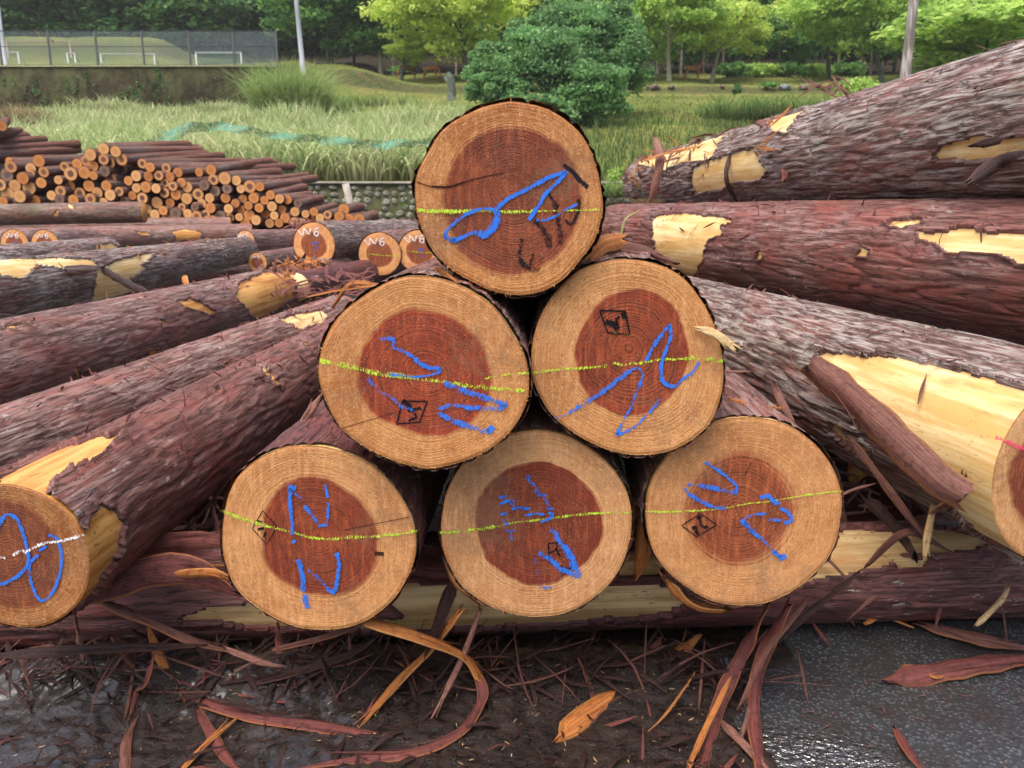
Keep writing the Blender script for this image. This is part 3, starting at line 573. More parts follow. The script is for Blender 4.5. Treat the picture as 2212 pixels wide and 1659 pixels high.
GE = 'end-on logs behind on the left'
for lab, x, y, r, R, ln, wd, bl, li in (('largest end-on log behind on the left, its bark side turned right', 678, 529, 48, .18, 2.2, BARK_GREY, True, False),
        ('end-on log with a white chalk 6M and lime line, nearest the pyramid but one', 820, 549, 46, .176, 2.2, BARK_MID, False, True),
        ('end-on log half hidden behind the pyramid\'s top log', 906, 543, 46, .176, 2.4, BARK_MID, True, True),
        ('small end-on log with a pink line at the end of the yellow-patched log', 556, 567, 21, .095, 2.0, BARK_MID, True, False),
        ('tilted log end with white and pink marks atop the patched log', 530, 523, 25, .125, 3.2, BARK_MID, True, False),
        ('first end-on log with white chalk at the far left edge', 32, 527, 31, .16, 1.0, BARK_MID, True, True),
        ('second end-on log with white chalk at the far left', 97, 527, 30, .155, 1.0, BARK_MID, True, False)):
    d_ = F*R/r; pN = PD(x, y, d_); dd = vdir(VPX, 452)
    if x == 530: dd = vdir(1900, 470)
    if x == 678: dd = vdir(1500, 452)
    make_log('sawn_log', lab, GE, pN, pN+dd*ln, R, R*.93, wd, PEEL_OR, res=(110, 64), seed=int(x), rnd_peel=.12,
             face=dict(mat=END_FAR, hr=(.62*R, .6*R), marks=smallmarks(x, y, r, True, bl, li)))
LG('long_log', 'short dark log between the big left log and the end-on logs', GL, (640, 620, 5.6, .1), (930, 560, 8.0, .1), bark=BARK_WET, res=(120, 48), seed=52, rnd_peel=.2)
# right stack
LG('stacked_log', 'topmost log of the right stack, rising to the frame edge, grey with yellow torn patches', GR, (2560, 215, 2.0, .245), (1392, 396, 5.9, .165), bark=BARK_GREY, wood=PEEL, res=(820, 230), seed=41, amp=.009, thick=.009,
   patches=[[(1372,352),(1390,338),(1440,318),(1480,308),(1520,290),(1572,278),(1605,262),(1585,285),(1560,300),(1545,330),(1530,345),(1470,352),(1425,372),(1405,360)],
            [(1498,362),(1520,352),(1562,335),(1610,325),(1628,318),(1640,345),(1656,378),(1640,388),(1600,392),(1570,398),(1560,410),(1498,420),(1492,395)],
            [(1648,238),(1690,222),(1755,208),(1740,240),(1715,262),(1700,285),(1668,285),(1655,260)],[(1344,440),(1350,428),(1400,426),(1440,430),(1435,445),(1345,448)],
            [(2010,345),(2040,312),(2110,296),(2230,300),(2230,330),(2170,350),(2060,348)]])
LG('stacked_log', 'level log of the right stack with cream patches at both ends', GR, (2600, 620, 1.95, .215), (1335, 508, 5.2, .19), bark=BARK_RED, wood=PEEL, res=(820, 230), seed=42, amp=.007,
   patches=[[(1408,470),(1440,462),(1500,462),(1560,468),(1585,475),(1560,490),(1556,505),(1528,520),(1518,560),(1500,600),(1440,595),(1425,560),(1408,520)],[(2055,496),(2080,490),(2140,500),(2230,502),(2230,570),(2180,562),(2125,545),(2050,540),(1982,515),(1985,500),(2030,505)],
            [(1912,480),(1955,474),(1998,474),(1985,486),(1920,488)],[(1858,530),(1885,540),(1872,556),(1856,552)],[(1632,545),(1642,540),(1644,560),(1634,568)],[(1592,574),(1602,572),(1604,582)]])
LG('stacked_log', 'lower right log with a wide cream stripped side and a pink line on its end', GR, (2340, 1016, 1.72, .225), (1400, 662, 4.3, .19), bark=BARK_GREY, wood=PEEL, res=(820, 230), seed=43, amp=.009, thick=.009,
   patches=[[(1772,768),(1790,755),(1840,765),(1900,768),(1990,782),(2080,800),(2150,815),(2230,835),(2240,1215),(2150,1190),(2085,1130),(2000,1030),(1930,980),(1880,900),(1800,850)],[(1790,905),(1830,935),(1880,980),(1860,985),(1800,940)]],
   face=dict(mat=end_mat('cut_end_right', sap=(.55,.32,.14), heart=(.28,.07,.03), N=34, speck=.5, seed=9.), pith_px=(2335, 1010), heart_px=(2335, 1015, 145, 145),
     marks=[('chalk_line', CH_PINK, [([(2148, 945), (2175, 955), (2212, 970), (2300, 1000)], 12, .6)], .003)]))
LG('stacked_log', 'hidden bottom log under the stripped right log', GR, (2150, 1215, 2.35, .13), (1380, 780, 4.9, .13), bark=BARK_WET, res=(160, 80), seed=44)
LG('stacked_log', 'short dark log low between the pyramid and the right stack', GR, (1905, 1010, 2.75, .12), (1440, 700, 5.0, .12), bark=BARK_WET, res=(180, 80), seed=45, wood=PEEL_OR, rnd_peel=.15)
LG('long_log', 'dark log low behind the chalked near left log', GL, (250, 1150, 2.45, .12), (900, 760, 5.0, .12), bark=BARK_WET, res=(180, 80), seed=46)
# ------------------------------------------------------------------ distant stack of thin logs
T8 = [(1165,475,60),(1300,505,58),(1015,540,62),(1370,595,60),(1165,595,55),(1230,635,58),(960,610,50),(1045,665,58),(870,645,55),(725,675,50),(945,740,65),(1175,725,58),(795,755,70),(1050,775,45),(435,610,62),(120,675,62),(345,695,55),(490,735,55),(75,770,65),(255,805,62),(345,760,45),(165,890,62),(325,915,68),(85,980,66),(220,1010,64),(0,880,60),(30,1065,50),(130,1080,50),(465,855,55),(655,825,45),(785,890,55),(1000,890,60),(1245,810,60),(680,950,55),(895,975,60),(580,1000,50),(670,1045,52),(825,1050,55),(1015,1040,58),(1095,970,58),(1240,995,58),(1340,955,48),(1195,890,55),(390,1060,60),(1165,1080,50),(1400,1065,50),(1600,640,50),(1690,680,50),(1870,690,50),(2000,740,50),(1530,780,55),(1445,835,48),(1670,785,52),(1785,775,50),(1910,790,48),(1640,905,58),(1535,915,48),(1755,920,50),(1855,860,45),(1945,895,48),(2040,855,50),(2105,905,55),(1850,970,52),(1980,990,55),(1490,1000,46),(1600,1030,58),(1765,1080,60),(2100,1035,58),(1915,1080,48),(2045,1130,40),(1835,1170,48),(1975,1200,60),(2110,1205,48),(1655,1150,50),(1740,1215,52),(1880,1265,55),(2030,1300,50),(2130,1300,50),(2190,1130,40)]
T1 = [(1385,1115,32),(1475,1170,38),(1400,1180,32),(1550,1185,30),(1340,1215,32),(1190,1200,28),(1225,1235,34),(1640,1225,38),(1705,1225,28),(1580,1240,26),(1490,1240,30),(1410,1255,34),(1300,1275,34),(1375,1300,28),(1480,1300,30),(1595,1305,26),(1665,1300,32),(1775,1280,28),(1735,1315,26),(1835,1305,28),(1885,1310,28),(1955,1335,26),(1545,1335,26),(1325,1335,28),(1285,1360,30),(1380,1365,32),(1500,1370,28),(1580,1375,26),(1630,1350,26),(1700,1365,28),(1785,1355,30),(1850,1375,26),(1935,1390,28),(1635,1410,32),(1800,1415,26),(1740,1405,28),(1870,1430,30),(1445,1420,34),(1510,1428,28),(1570,1425,24),(1350,1405,26),(1290,1420,32),(1680,1445,30),(1610,1460,30),(1830,1465,26),(1930,1455,26),(1770,1465,28),(1395,1450,34),(2060,1390,26),(2005,1405,24),(2100,1430,26),(2150,1410,26),(2040,1445,30),(1985,1460,24)]
T2 = [(45,1375,33),(15,1420,30),(75,1440,34),(145,1440,34),(0,1455,25)]
ends = [(x*.1919, 230.4+y*.1919, r*.1919) for x, y, r in T8]+[(x*.329, y*.329, r*.329) for x, y, r in T1 if not (x < 1240 and y > 1190)]+[(727.7+x*.329, y*.329, r*.329) for x, y, r in T2]
def thin_mesh(seed):
    n, m = 18, 14; th = np.linspace(0, 2*math.pi, n, endpoint=False); z = np.linspace(0, 1, m)
    T, Z = np.meshgrid(th, z); R = .985+.10*perlin(np.stack([np.cos(T)*2.2+seed, np.sin(T)*2.2, Z*9], -1)); R[0] = 1
    V = np.stack([R*np.cos(T)+.03*np.sin(Z*3+seed), R*np.sin(T), Z], -1).reshape(-1, 3)
    return mesh('thin_log', V, [tuple(f) for f in grid_faces(m, n, True)]+[tuple(range((m-1)*n, m*n))], smooth=True)
TM = [thin_mesh(i) for i in range(4)]
for t_ in TM: t_.materials.append(BARK_FAR)
def disc_mesh(mat, s):
    n = 22; th = np.linspace(0, 2*math.pi, n, endpoint=False); V = []; U = []
    for u in (.02, .2, .4, .6, .8, 1.0):
        for a in th: V.append((u*math.cos(a)*.985+.03*math.sin(s), u*math.sin(a)*.985, 0)); U.append(u)
    me = mesh('cut_end', V, [tuple(f)[::-1] for f in grid_faces(6, n, True)]+[tuple(range(n))], {'u': U}); me.materials.append(mat); return me
DM = [[disc_mesh(SE[k], i) for k in range(4)] for i in range(4)]
KN = ['pale end', 'orange end', 'end with a dark heart', 'weathered grey end']
def thin_log(x, y, r, k, j, dep=13.0, back=0., ang=None, body_only=False, lab=None, ln=3.0):
    if ang is None: ang = float(np.interp(x, [0, 280, 470, 640, 760], [170, 165, 110, 45, 30])); ln = float(np.interp(x, [450, 650], [3.0, 1.5]))
    pN = PD(x, y, dep+back); R = r/F*dep
    tgt = PD(x+ang, y-9+rng.uniform(-9, 9), dep+back+ln*.85)
    M, B, L = frame(pN, tgt)
    o = bpy.data.objects.new('thin_log', TM[j]); COL.objects.link(o)
    size = 'slim' if r*F < 9.6*F else ('stout' if r > 11.2 else 'medium')
    o.matrix_world = M @ Matrix.Diagonal((R, R, ln, 1))
    zone = 'left part' if x < 150 else ('central hump' if x < 290 else ('middle' if x < 480 else ('right slope' if x < 690 else 'low right tail')))
    row = 'high' if (y < 372+max(0, x-280)*.15) else ('low' if y > 432 else 'mid-height')
    tag(o, lab or f'{size} thin log, {KN[k]}, {row} in {zone} of far stack', 'log', 'thin logs in the far stack')
    if not body_only:
        c = bpy.data.objects.new('cut_end', DM[j][k]); COL.objects.link(c); c.parent = o; c.location = (0, 0, -.0008)
    return o
for i, (x, y, r) in enumerate(ends):
    k = rng.choice(4, p=[.2, .36, .28, .16]) if x < 520 else rng.choice(4, p=[.36, .5, .07, .07])
    thin_log(x, y, r*1.1, int(k), i % 4, dep=13.0+rng.uniform(-.12, .12)-max(0, x-500)*.001)
# set-back logs that close the gaps of the stack
for i in range(95):
    x = rng.uniform(-40, 740); top = np.interp(x, [-40, 150, 200, 230, 280, 330, 470, 640, 740], [350, 352, 330, 322, 345, 362, 380, 436, 470]); y = rng.uniform(top+8, 508)
    thin_log(x, y, rng.uniform(10, 12.5), 3, i % 4, back=.3+rng.uniform(0, .2), lab='thin log set back in the dark gaps of the far stack')
for i, (x, y, r, a, lb) in enumerate([(-60, 300, 11, 110, 'end of the upper'), (-90, 318, 11, 170, ''), (-100, 330, 11, 250, ''), (-40, 338, 11, 190, ''), (-100, 345, 11, 300, ''), (20, 349, 10, 230, ''), (3, 272, 11, 10, ''), (-20, 288, 11, 60, ''), (235, 322, 10, 170, ''), (262, 333, 10, 150, ''), (330, 352, 10, 180, ''), (380, 366, 10, 200, ''), (430, 372, 10, 190, ''), (520, 398, 10, 130, ''), (560, 402, 10, 110, '')]):
    thin_log(x, y, r, 1, i % 4, dep=13.1, back=.25, ang=a, lab=['highest single', 'upper', 'third', 'fourth', 'lowest left', 'fifth', 'topmost', 'second', 'nearest the hump', 'second behind the hump', 'third behind the hump', 'fourth behind the hump', 'fifth behind the hump', 'sixth behind the hump', 'seventh behind the hump'][i]+' thin log lying lengthwise over the far stack, '+('left end' if x < 40 else 'toward the right'))

# ------------------------------------------------------------------ stone retaining wall with separate stones
MOSSY = NT('mossy_mortar'); _v = MOSSY.coord(); _n = MOSSY.noise(_v, 5, 5, .65)
MOSSM = MOSSY.fin(MOSSY.mix(MOSSY.mr(_n, .42, .6), (.07, .085, .03), (.11, .095, .06)), .9, MOSSY.bump(_n, .8, .05), .1)
sn = NT('wall_stone'); _v = sn.coord(); _n = sn.noise(_v, 3, 4)
STONE = sn.fin(sn.mix(sn.mr(_n, .45, .65), sn.mix(sn.rnd(), (.17, .17, .14), (.4, .4, .36)), (.09, .12, .045)), .85, sn.bump(_n, .5, .05), .2)
wall = thing('retaining_wall', 'low mossy wall of rounded stones below the reeds, behind the pyramid\'s top log', 'wall', loc=(0, 18, 0))
mb = MB(); mb.box((0, 0, .9), (60, .25, 1.5)); mb.build('mortar_core', MOSSM, wall)
mb = MB(); mb.box((0, .05, 1.67), (60, .5, .05)); mb.build('coping', flat('concrete_coping', (.3, .29, .24), .85, .3, 3), wall)
def stone_mesh(s):
    import bmesh
    b = bmesh.new(); bmesh.ops.create_icosphere(b, subdivisions=1, radius=1)
    for v in b.verts: v.co *= 1+.25*float(perlin(np.array([v.co.x+s*5, v.co.y, v.co.z])))
    me = bpy.data.meshes.new('stone'); b.to_mesh(me); b.free(); me.materials.append(STONE); return me
SM = [stone_mesh(i) for i in range(6)]
x0, x1 = -6.6, 2.9; cnt = 0; zz = .72
while zz < 1.62 and cnt < 298:
    x = x0+rng.uniform(0, .1)
    while x < x1 and cnt < 298:
        wd = rng.uniform(.12, .26); o = bpy.data.objects.new('stone', SM[cnt % 6]); COL.objects.link(o); o.parent = wall
        o.location = (x+wd/2, -.125, zz+rng.uniform(-.03, .03)); o.scale = (wd/2*1.02, .05+rng.uniform(0, .03), rng.uniform(.055, .085)); o.rotation_euler = (0, rng.uniform(-.5, .5), 0)
        x += wd+.02+(rng.uniform(.05, .3) if rng.random() < .25 else 0); cnt += 1
    zz += .14

# ------------------------------------------------------------------ foliage
def leaf_mat(name, c1, c2, c3, tr=.5):
    c1, c2, c3 = [tuple(min(.8, q*k) for q in c) for c, k in ((c1, 1.8), (c2, 1.9), (c3, 1.7))]
    s = NT(name); r = s.attr('v'); n = s.noise(s.coord(), .6, 3)
    col = s.mix(s.mr(n, .4, .6), c1, c2); col = s.mix(s.mr(r, .55, 1, 0, 1), col, c3)
    s.fin(col, .55, None, .25)
    t = s.n('BsdfTranslucent'); s.put(t.inputs[0], col); mx = s.n('MixShader'); mx.inputs[0].default_value = tr
    s.L(s.b.outputs[0], mx.inputs[1]); s.L(t.outputs[0], mx.inputs[2]); s.L(mx.outputs[0], s.out.inputs[0]); return s.m
LF_DARK = leaf_mat('leaf_dark_green', (.028, .085, .028), (.05, .13, .04), (.10, .2, .07))
LF_MID = leaf_mat('leaf_mid_green', (.05, .13, .035), (.085, .19, .05), (.16, .28, .08))
LF_LIME = leaf_mat('leaf_yellow_green', (.22, .30, .055), (.33, .42, .09), (.44, .5, .16))
LF_LIGHT = leaf_mat('leaf_fresh_green', (.14, .24, .05), (.24, .35, .08), (.34, .44, .13))
LF_BUSH = leaf_mat('leaf_blue_green', (.055, .13, .05), (.10, .21, .075), (.21, .33, .14))
TRK = flat('tree_bark', (.08, .1, .08), .9, .4, 6); TRKP = flat('tree_bark_pale', (.26, .25, .19), .9, .3, 6)
def leaves(cent, nrm, size, flatn=.5, seed=0, asp=.55):
    r = np.random.default_rng(seed); n = len(cent)
    d = nrm*flatn+r.normal(size=(n, 3)); d /= np.linalg.norm(d, axis=1)[:, None]
    a = np.cross(d, r.normal(size=(n, 3))); a /= np.linalg.norm(a, axis=1)[:, None]; b = np.cross(d, a)
    s = size*r.uniform(.6, 1.3, n)[:, None]
    V = np.stack([cent-a*s, cent+b*s*asp, cent+a*s, cent-b*s*asp+d*s*.2], 1).reshape(-1, 3)
    return V, np.arange(4*n).reshape(-1, 4), np.repeat(r.random(n), 4)
def crown_mesh(rx, ry, rz, nl, npl, leaf, seed, under=.25, lobe=.34):
    """crown around origin: lobes spread through an ellipsoid, leaves on the lobes, layered"""
    r = np.random.default_rng(seed); C_ = []; N_ = []
    for i in range(nl):
        d = r.normal(size=3); d /= np.linalg.norm(d); d[2] = abs(d[2])*1.0 if r.random() > under else d[2]
        k = r.uniform(.35, .85)
        c = d*k*np.array([rx, ry, rz]); lr = lobe*r.uniform(.6, 1.25)*np.array([rx, ry, rz*.75])
        m = int(npl*r.uniform(.6, 1.3)); e = r.normal(size=(m, 3)); e /= np.linalg.norm(e, axis=1)[:, None]; e[:, 2] = np.where(r.random(m) < .72, np.abs(e[:, 2]), e[:, 2])
        rad = r.uniform(.4, 1.2, m)[:, None]
        P_ = c+e*lr*rad; P_ += .3*lr*np.stack([perlin(P_*[1.3]*3+7), perlin(P_*1.3+17), perlin(P_*1.3+27)], 1)
        C_.append(P_); N_.append(e*[1, 1, 1.4])
    C_ = np.concatenate(C_); N_ = np.concatenate(N_); V, Fq, v = leaves(C_, N_, leaf, .9, seed); return mesh('crown', V, Fq, {'v': v})
def trunk_mesh(h, r0, seed, forks=4, spread=.35, low=.45):
    r = np.random.default_rng(seed); mb = MB(); p = [(0, 0, -.4)]
    for i in range(1, 6): p.append((r.normal()*.03*h*.3*i/5, r.normal()*.03*h*.3*i/5, h*i/5*.9))
    mb.tube(p, np.linspace(r0*1.2, r0*.45, 6), 8)
    for f in range(forks):
        z = h*r.uniform(low, .8); a = r.uniform(0, 6.28); b = np.array([0, 0, z]); L = h*spread*r.uniform(.7, 1.3)
        q = [b+np.array([math.cos(a)*L*t, math.sin(a)*L*t, L*.7*t**.8]) for t in (0, .3, .6, 1)]
        mb.tube(q, [r0*.5, r0*.38, r0*.25, r0*.1], 6)
    return mesh('trunk', np.concatenate(mb.V), mb.F, smooth=True)
CR = {}
CR['dark'] = [crown_mesh(3.8, 3.8, 6.0, 70, 230, .25, 60+i, under=.6, lobe=.27) for i in range(3)]
CR['round'] = [crown_mesh(4.2, 4.2, 4.2, 60, 260, .2, 70+i, under=.5, lobe=.28) for i in range(3)]
CR['flat'] = [crown_mesh(5.0, 4.5, 3.0, 64, 250, .16, 80+i, under=.35, lobe=.25) for i in range(3)]
TK = [trunk_mesh(7, .2, 90+i) for i in range(3)]
CMAT = {'dark': LF_DARK, 'mid': LF_MID, 'lime': LF_LIME, 'light': LF_LIGHT, 'bush': LF_BUSH}
_cc = {}
def crown_with(shape, i, mat):
    k = (shape, i, mat)
    if k not in _cc: me = CR[shape][i].copy(); me.materials.append(CMAT[mat]); _cc[k] = me
    return _cc[k]
_tc = {}
def trunk_with(i, pale):
    if (i, pale) not in _tc: me = TK[i].copy(); me.materials.append(TRKP if pale else TRK); _tc[(i, pale)] = me
    return _tc[(i, pale)]
def tree(x, Y, shape, mat, wpx, ytop, ybot, label, group=None, i=0, pale=False, tx=None, lean=0):
    """crown centred at photo x, between photo heights ytop/ybot at distance Y; trunk stands on the ground"""
    c = PY(x, (ytop+ybot)/2, Y); top = PY(x, ytop, Y)[2]; bot = PY(x, ybot, Y)[2]; bx = PY(tx if tx is not None else x, 160, Y)[0]
    g = float(terr(bx, Y)); t = thing('tree', label, 'tree', group, loc=(bx, Y, g)); base = {'dark': (3.8, 6.0), 'round': (4.2, 4.2), 'flat': (5.0, 3.0)}[shape]
    W = wpx/F*Y/2; Hh = (top-bot)/2
    cr = obj('crown', crown_with(shape, i % 3, mat), None, t, (c[0]-bx, 0, (top+bot)/2-g)); cr.scale = (W/base[0]*1.02, W/base[0], Hh/base[1]*1.05); cr.rotation_euler = (0, 0, i*1.3)
    hh = (top+bot)/2-g+.2*Hh; tk = obj('trunk', trunk_with(i % 3, pale), None, t); tk.scale = (max(.7, hh/7)*1.0, max(.7, hh/7), hh/7); tk.rotation_euler = (0, math.atan2(c[0]-bx, hh)*.8+lean, i*2.1*0)
    return t
gb = 'dark evergreens at the back of the wood'
for row, (Y0, n, dx, top, bot) in enumerate(((100, 18, 140, -330, 150), (86, 24, 100, -200, 150))):
    for i in range(n):
        x = -60+i*dx+rng.uniform(-25, 25)
        tree(x, Y0+rng.uniform(-3, 3), 'dark', 'dark' if (i+row) % 3 else 'mid', 270, top+rng.uniform(-60, 60), bot+rng.uniform(-8, 8), 'tall dark evergreen in the back wood, number '+str(i+1)+' from the left in the '+('front' if row else 'rear')+' rank', gb, i=i+row)
for i, (x, w_, t, b, m) in enumerate([(-20, 250, -110, 128, 'dark'), (130, 230, -60, 122, 'dark'), (285, 240, -90, 132, 'mid'), (440, 240, -70, 130, 'dark'), (580, 220, -50, 138, 'dark'), (710, 230, -100, 142, 'mid'), (810, 180, -90, 118, 'mid')]):
    tree(x, 84 if x < 650 else 66, 'round', m, w_*1.2, t, b, 'broad '+['dark', 'dark clumpy', 'mid-green', 'bushy dark', 'dark', 'mid-green', 'loose'][i]+' tree '+['at the far left above the goal frame', 'behind the slack cables', 'behind the middle of the mesh fence', 'above the rounded grass bank', 'beside the grey lamp pole on its left', 'just right of the grey lamp pole', 'with a pale trunk left of the yellow-green maple'][i], 'broad trees behind the playing field', i=i, pale=(i == 6), tx=(822 if i == 6 else None))
tree(985, 54, 'flat', 'lime', 380, -60, 148, 'large yellow-green maple spreading left of the dense bush', i=0, tx=1010)
tree(880, 55, 'flat', 'lime', 110, 82, 146, 'small yellow-green maple above the grazing deer', i=1, tx=866)
tree(1180, 58, 'round', 'light', 260, -70, 90, 'fresh green tree rising behind the dense bush', i=2)
tree(1320, 60, 'round', 'mid', 300, -80, 150, 'dark tree behind the dense bush on its right', i=0)
tree(1440, 52, 'flat', 'light', 300, -60, 140, 'fresh green maple with a pale forked trunk', i=1, pale=True, tx=1446)
tree(1570, 54, 'flat', 'lime', 210, -5, 146, 'light yellow-green maple right of the forked trunk', i=2, tx=1538, pale=True)
tree(1690, 64, 'round', 'mid', 240, -90, 158, 'dense dark green tree in the gap between maples', i=1)
tree(1600, 68, 'round', 'dark', 240, -90, 150, 'dark tree peeping over the light maple', i=2)
tree(1860, 52, 'flat', 'light', 360, -60, 140, 'spreading maple whose trunk stands left of the wooden pole', i=0, tx=1908)
tree(1790, 56, 'flat', 'lime', 200, -60, 90, 'yellow-green maple top left of the wooden pole', i=2)
tree(2130, 44, 'round', 'light', 420, -10, 195, 'wide light green tree right of the wooden pole', i=2)
tree(2230, 48, 'round', 'lime', 260, -90, 120, 'yellow-green tree at the right frame edge', i=0)
tree(2050, 58, 'round', 'mid', 300, -90, 150, 'mid-green tree behind the wooden pole', i=1)
tree(1960, 66, 'round', 'dark', 260, -90, 156, 'dark tree directly behind the wooden pole', i=2)
tree(1130, 66, 'round', 'dark', 280, -90, 150, 'dark tree behind the fresh green one at centre', i=1)
tree(900, 70, 'round', 'dark', 260, -90, 150, 'dark tree behind the yellow-green maple', i=2)
tree(1480, 70, 'round', 'dark', 240, -90, 150, 'dark tree behind the forked maple', i=0)
tree(1800, 70, 'round', 'dark', 260, -90, 152, 'dark tree behind the spreading maple', i=1)
# slim bare trunks in the shadow under the wood
mb_mat = flat('slim_trunk_bark', (.09, .08, .065), .9, .4, 3)
for i, x in enumerate([720, 765, 850, 905, 985, 1030, 1420, 1470, 1520, 1560, 1735, 1775, 1810, 1845, 1880, 1930]):
    Y = 66+rng.uniform(-2, 3); b = PY(x, 160, Y)[0]; g = float(terr(b, Y)); mb = MB(); hh = 5.5
    mb.tube([(0, 0, -.3), (rng.normal()*.1, 0, hh*.5), (rng.normal()*.25, 0, hh)], [.12, .1, .07], 6)
    o = mb.build('bare_tree', mb_mat, smooth=True); o.location = (b, Y, g); tag(o, 'slim bare trunk in the shade '+['right of the grey pole', 'second right of the grey pole', 'behind the pale trunk', 'beside the left grazing deer', 'behind the big maple', 'just left of the dense bush', 'left of the forked maple', 'behind the forked maple', 'behind the lone deer', 'right of the light maple', 'left end of the thicket', 'over the bluish rock', 'over the right of the thicket', 'before the bright shrub', 'behind the spreading maple', 'nearest the wooden pole'][i], 'tree trunk', 'slim trunks in the shade')
# the dense bush in the middle distance
t = thing('dense_bush', 'large dense blue-green bush standing behind the pyramid\'s top log', 'bush', loc=(PY(1190, 260, 33)[0], 33, float(terr(PY(1190, 260, 33)[0], 33))))
def blob_crown(parts, n, leaf, seed):
    r = np.random.default_rng(seed); C_ = []; N_ = []
    for (x, y, wx, wy, Y, wgt) in parts:
        c = PY(x, y, Y); R3 = np.array([wx/F*Y, wx/F*Y*.8, wy/F*Y])
        for k in range(int(34*wgt)):
            d = r.normal(size=3); d /= np.linalg.norm(d); cc = c+d*R3*r.uniform(.3, .8); lr = R3*r.uniform(.12, .34)*r.uniform(.7, 1.3, 3); m = int(n/34*r.uniform(.3, 1.7))
            e = r.normal(size=(m, 3)); e /= np.linalg.norm(e, axis=1)[:, None]; e[:, 2] = np.where(r.random(m) < .7, abs(e[:, 2]), e[:, 2])
            C_.append(cc+e*lr*r.uniform(.35, 1.35, m)[:, None]); N_.append(e)
    C_ = np.concatenate(C_); return leaves(C_, np.concatenate(N_), leaf, .9, seed)
V, Fq, v = blob_crown([(1170, 135, 120, 75, 33, 1.6), (1090, 195, 85, 60, 32.5, 1.3), (1270, 195, 100, 70, 32.5, 1.6), (1345, 150, 62, 80, 34, 1.2), (1240, 70, 110, 60, 34.5, 1.5), (1150, 245, 130, 32, 32, 1.3), (1050, 150, 50, 60, 33, .9), (1330, 60, 70, 70, 35, 1.2), (1300, 235, 70, 40, 32.5, .8), (1140, 80, 60, 40, 34, .8)], 9500, .08, 5)
V = V-np.array(t.location); obj('crown', mesh('crown', V, Fq, {'v': v}), LF_BUSH, t)
tk = obj('trunk', trunk_with(0, False), None, t); tk.scale = (.9, .9, .45)
def bush(x, y, wpx, hpx, Y, mat, label, n=900, leaf=.08, cat='bush', group=None, nm='bush'):
    V, Fq, v = blob_crown([(x, y, wpx/2, hpx/2, Y, 2.2 if nm == 'thicket' else 1)], n, leaf, int(x)); c = PY(x, y+hpx/2, Y)
    o = obj(nm, mesh(nm, V-c, Fq, {'v': v}), mat, None, tuple(c)); tag(o, label, cat, group); return o
bush(1850, 188, 110, 50, 36, LF_LIGHT, 'bright green shrub just left of the wooden pole')
bush(1592, 195, 26, 22, 42, LF_DARK, 'tiny dark shrub on the terrace below the light maple', 300)
bush(1660, 183, 50, 14, 46, LF_MID, 'low green shrub on the stony terrace bank', 300)
bush(1340, 395, 90, 90, 17.2, LF_LIGHT, 'fresh weeds between the top pyramid log and the right stack', 900, .03)
bush(860, 150, 60, 20, 60, LF_MID, 'low dark scrub behind the two grazing deer', 200)
bush(1500, 345, 200, 60, 19.2, LF_MID, 'weedy growth above the stone wall right of the top log', 900, .035)
bush(870, 440, 16, 22, 17.75, LF_MID, 'small weed growing from the stone wall', 60, .02)
# tall scrub in front of the wood on the right
for i, x in enumerate([1585, 1640, 1700, 1760, 1830]):
    bush(x, 152, 90, 34, 58+i*.5, LF_LIGHT if i % 2 else LF_MID, 'pale weedy thicket '+['nearest the forked maple', 'right of the light maple', 'under the dark tree', 'above the bluish rock', 'left of the spreading maple trunk'][i], 500, .14, 'thicket', 'weedy thickets before the wood', 'thicket')

# ------------------------------------------------------------------ reeds and grasses
def blades(P0, Hh, wd, lean, seed, segs=5, droop=.9, seedhead=False):
    r = np.random.default_rng(seed); n = len(P0); a = r.uniform(0, 2*math.pi, n); dirv = np.stack([np.cos(a), np.sin(a)], 1); t = np.linspace(0, 1, segs)
    face = r.uniform(0, 2*math.pi, n); sd_ = np.stack([np.cos(face), np.sin(face), 0*face], 1); V = []
    dr = droop*r.uniform(.3, 1.2, n)
    for k, tt in enumerate(t):
        off = lean*tt*tt*Hh*r.uniform(.9, 1.1, n) if k else 0*Hh
        c = P0.copy(); c[:, :2] += dirv*(lean[:, None]*(tt**1.8)*Hh[:, None]); c[:, 2] += Hh*(tt-dr*.6*tt**3)
        w_ = (wd*(1-tt**2*.95))[:, None]*.5; V.append(c-sd_*w_); V.append(c+sd_*w_)
    V = np.stack(V, 1).reshape(-1, 3); base = np.arange(n)[:, None, None]*(2*segs); k = np.arange(segs-1)[None, :, None]*2
    Fq = (base+k+np.array([0, 1, 3, 2])[None, None, :]).reshape(-1, 4); v = np.repeat(r.random(n), 2*segs); hh = np.tile(np.repeat(t, 2), n)
    return V, Fq, {'v': v, 't': hh}
def grass_mat(name, c1, c2, dry, foot_col):
    s = NT(name); v = s.attr('v'); t = s.attr('t'); n = s.noise(s.coord(), .5, 3)
    col = s.mix(s.mr(v, 0, .7), c1, c2); col = s.mix(s.mr(v, .7, .9), col, dry); col = s.mix(s.mr(n, .45, .7, 0, .5), col, dry); col = s.mix(s.mr(t, .6, 0, 0, .85), col, foot_col)  # blade colour darkens towards the foot
    s.fin(col, .5, None, .3); tr = s.n('BsdfTranslucent'); s.put(tr.inputs[0], col); mx = s.n('MixShader'); mx.inputs[0].default_value = .35
    s.L(s.b.outputs[0], mx.inputs[1]); s.L(tr.outputs[0], mx.inputs[2]); s.L(mx.outputs[0], s.out.inputs[0]); return s.m
REED = grass_mat('reed_blade', (.22, .35, .11), (.46, .56, .25), (.72, .72, .44), (.15, .13, .07))
TURF = grass_mat('turf_blade', (.18, .26, .06), (.3, .36, .1), (.42, .36, .16), (.2, .19, .07))
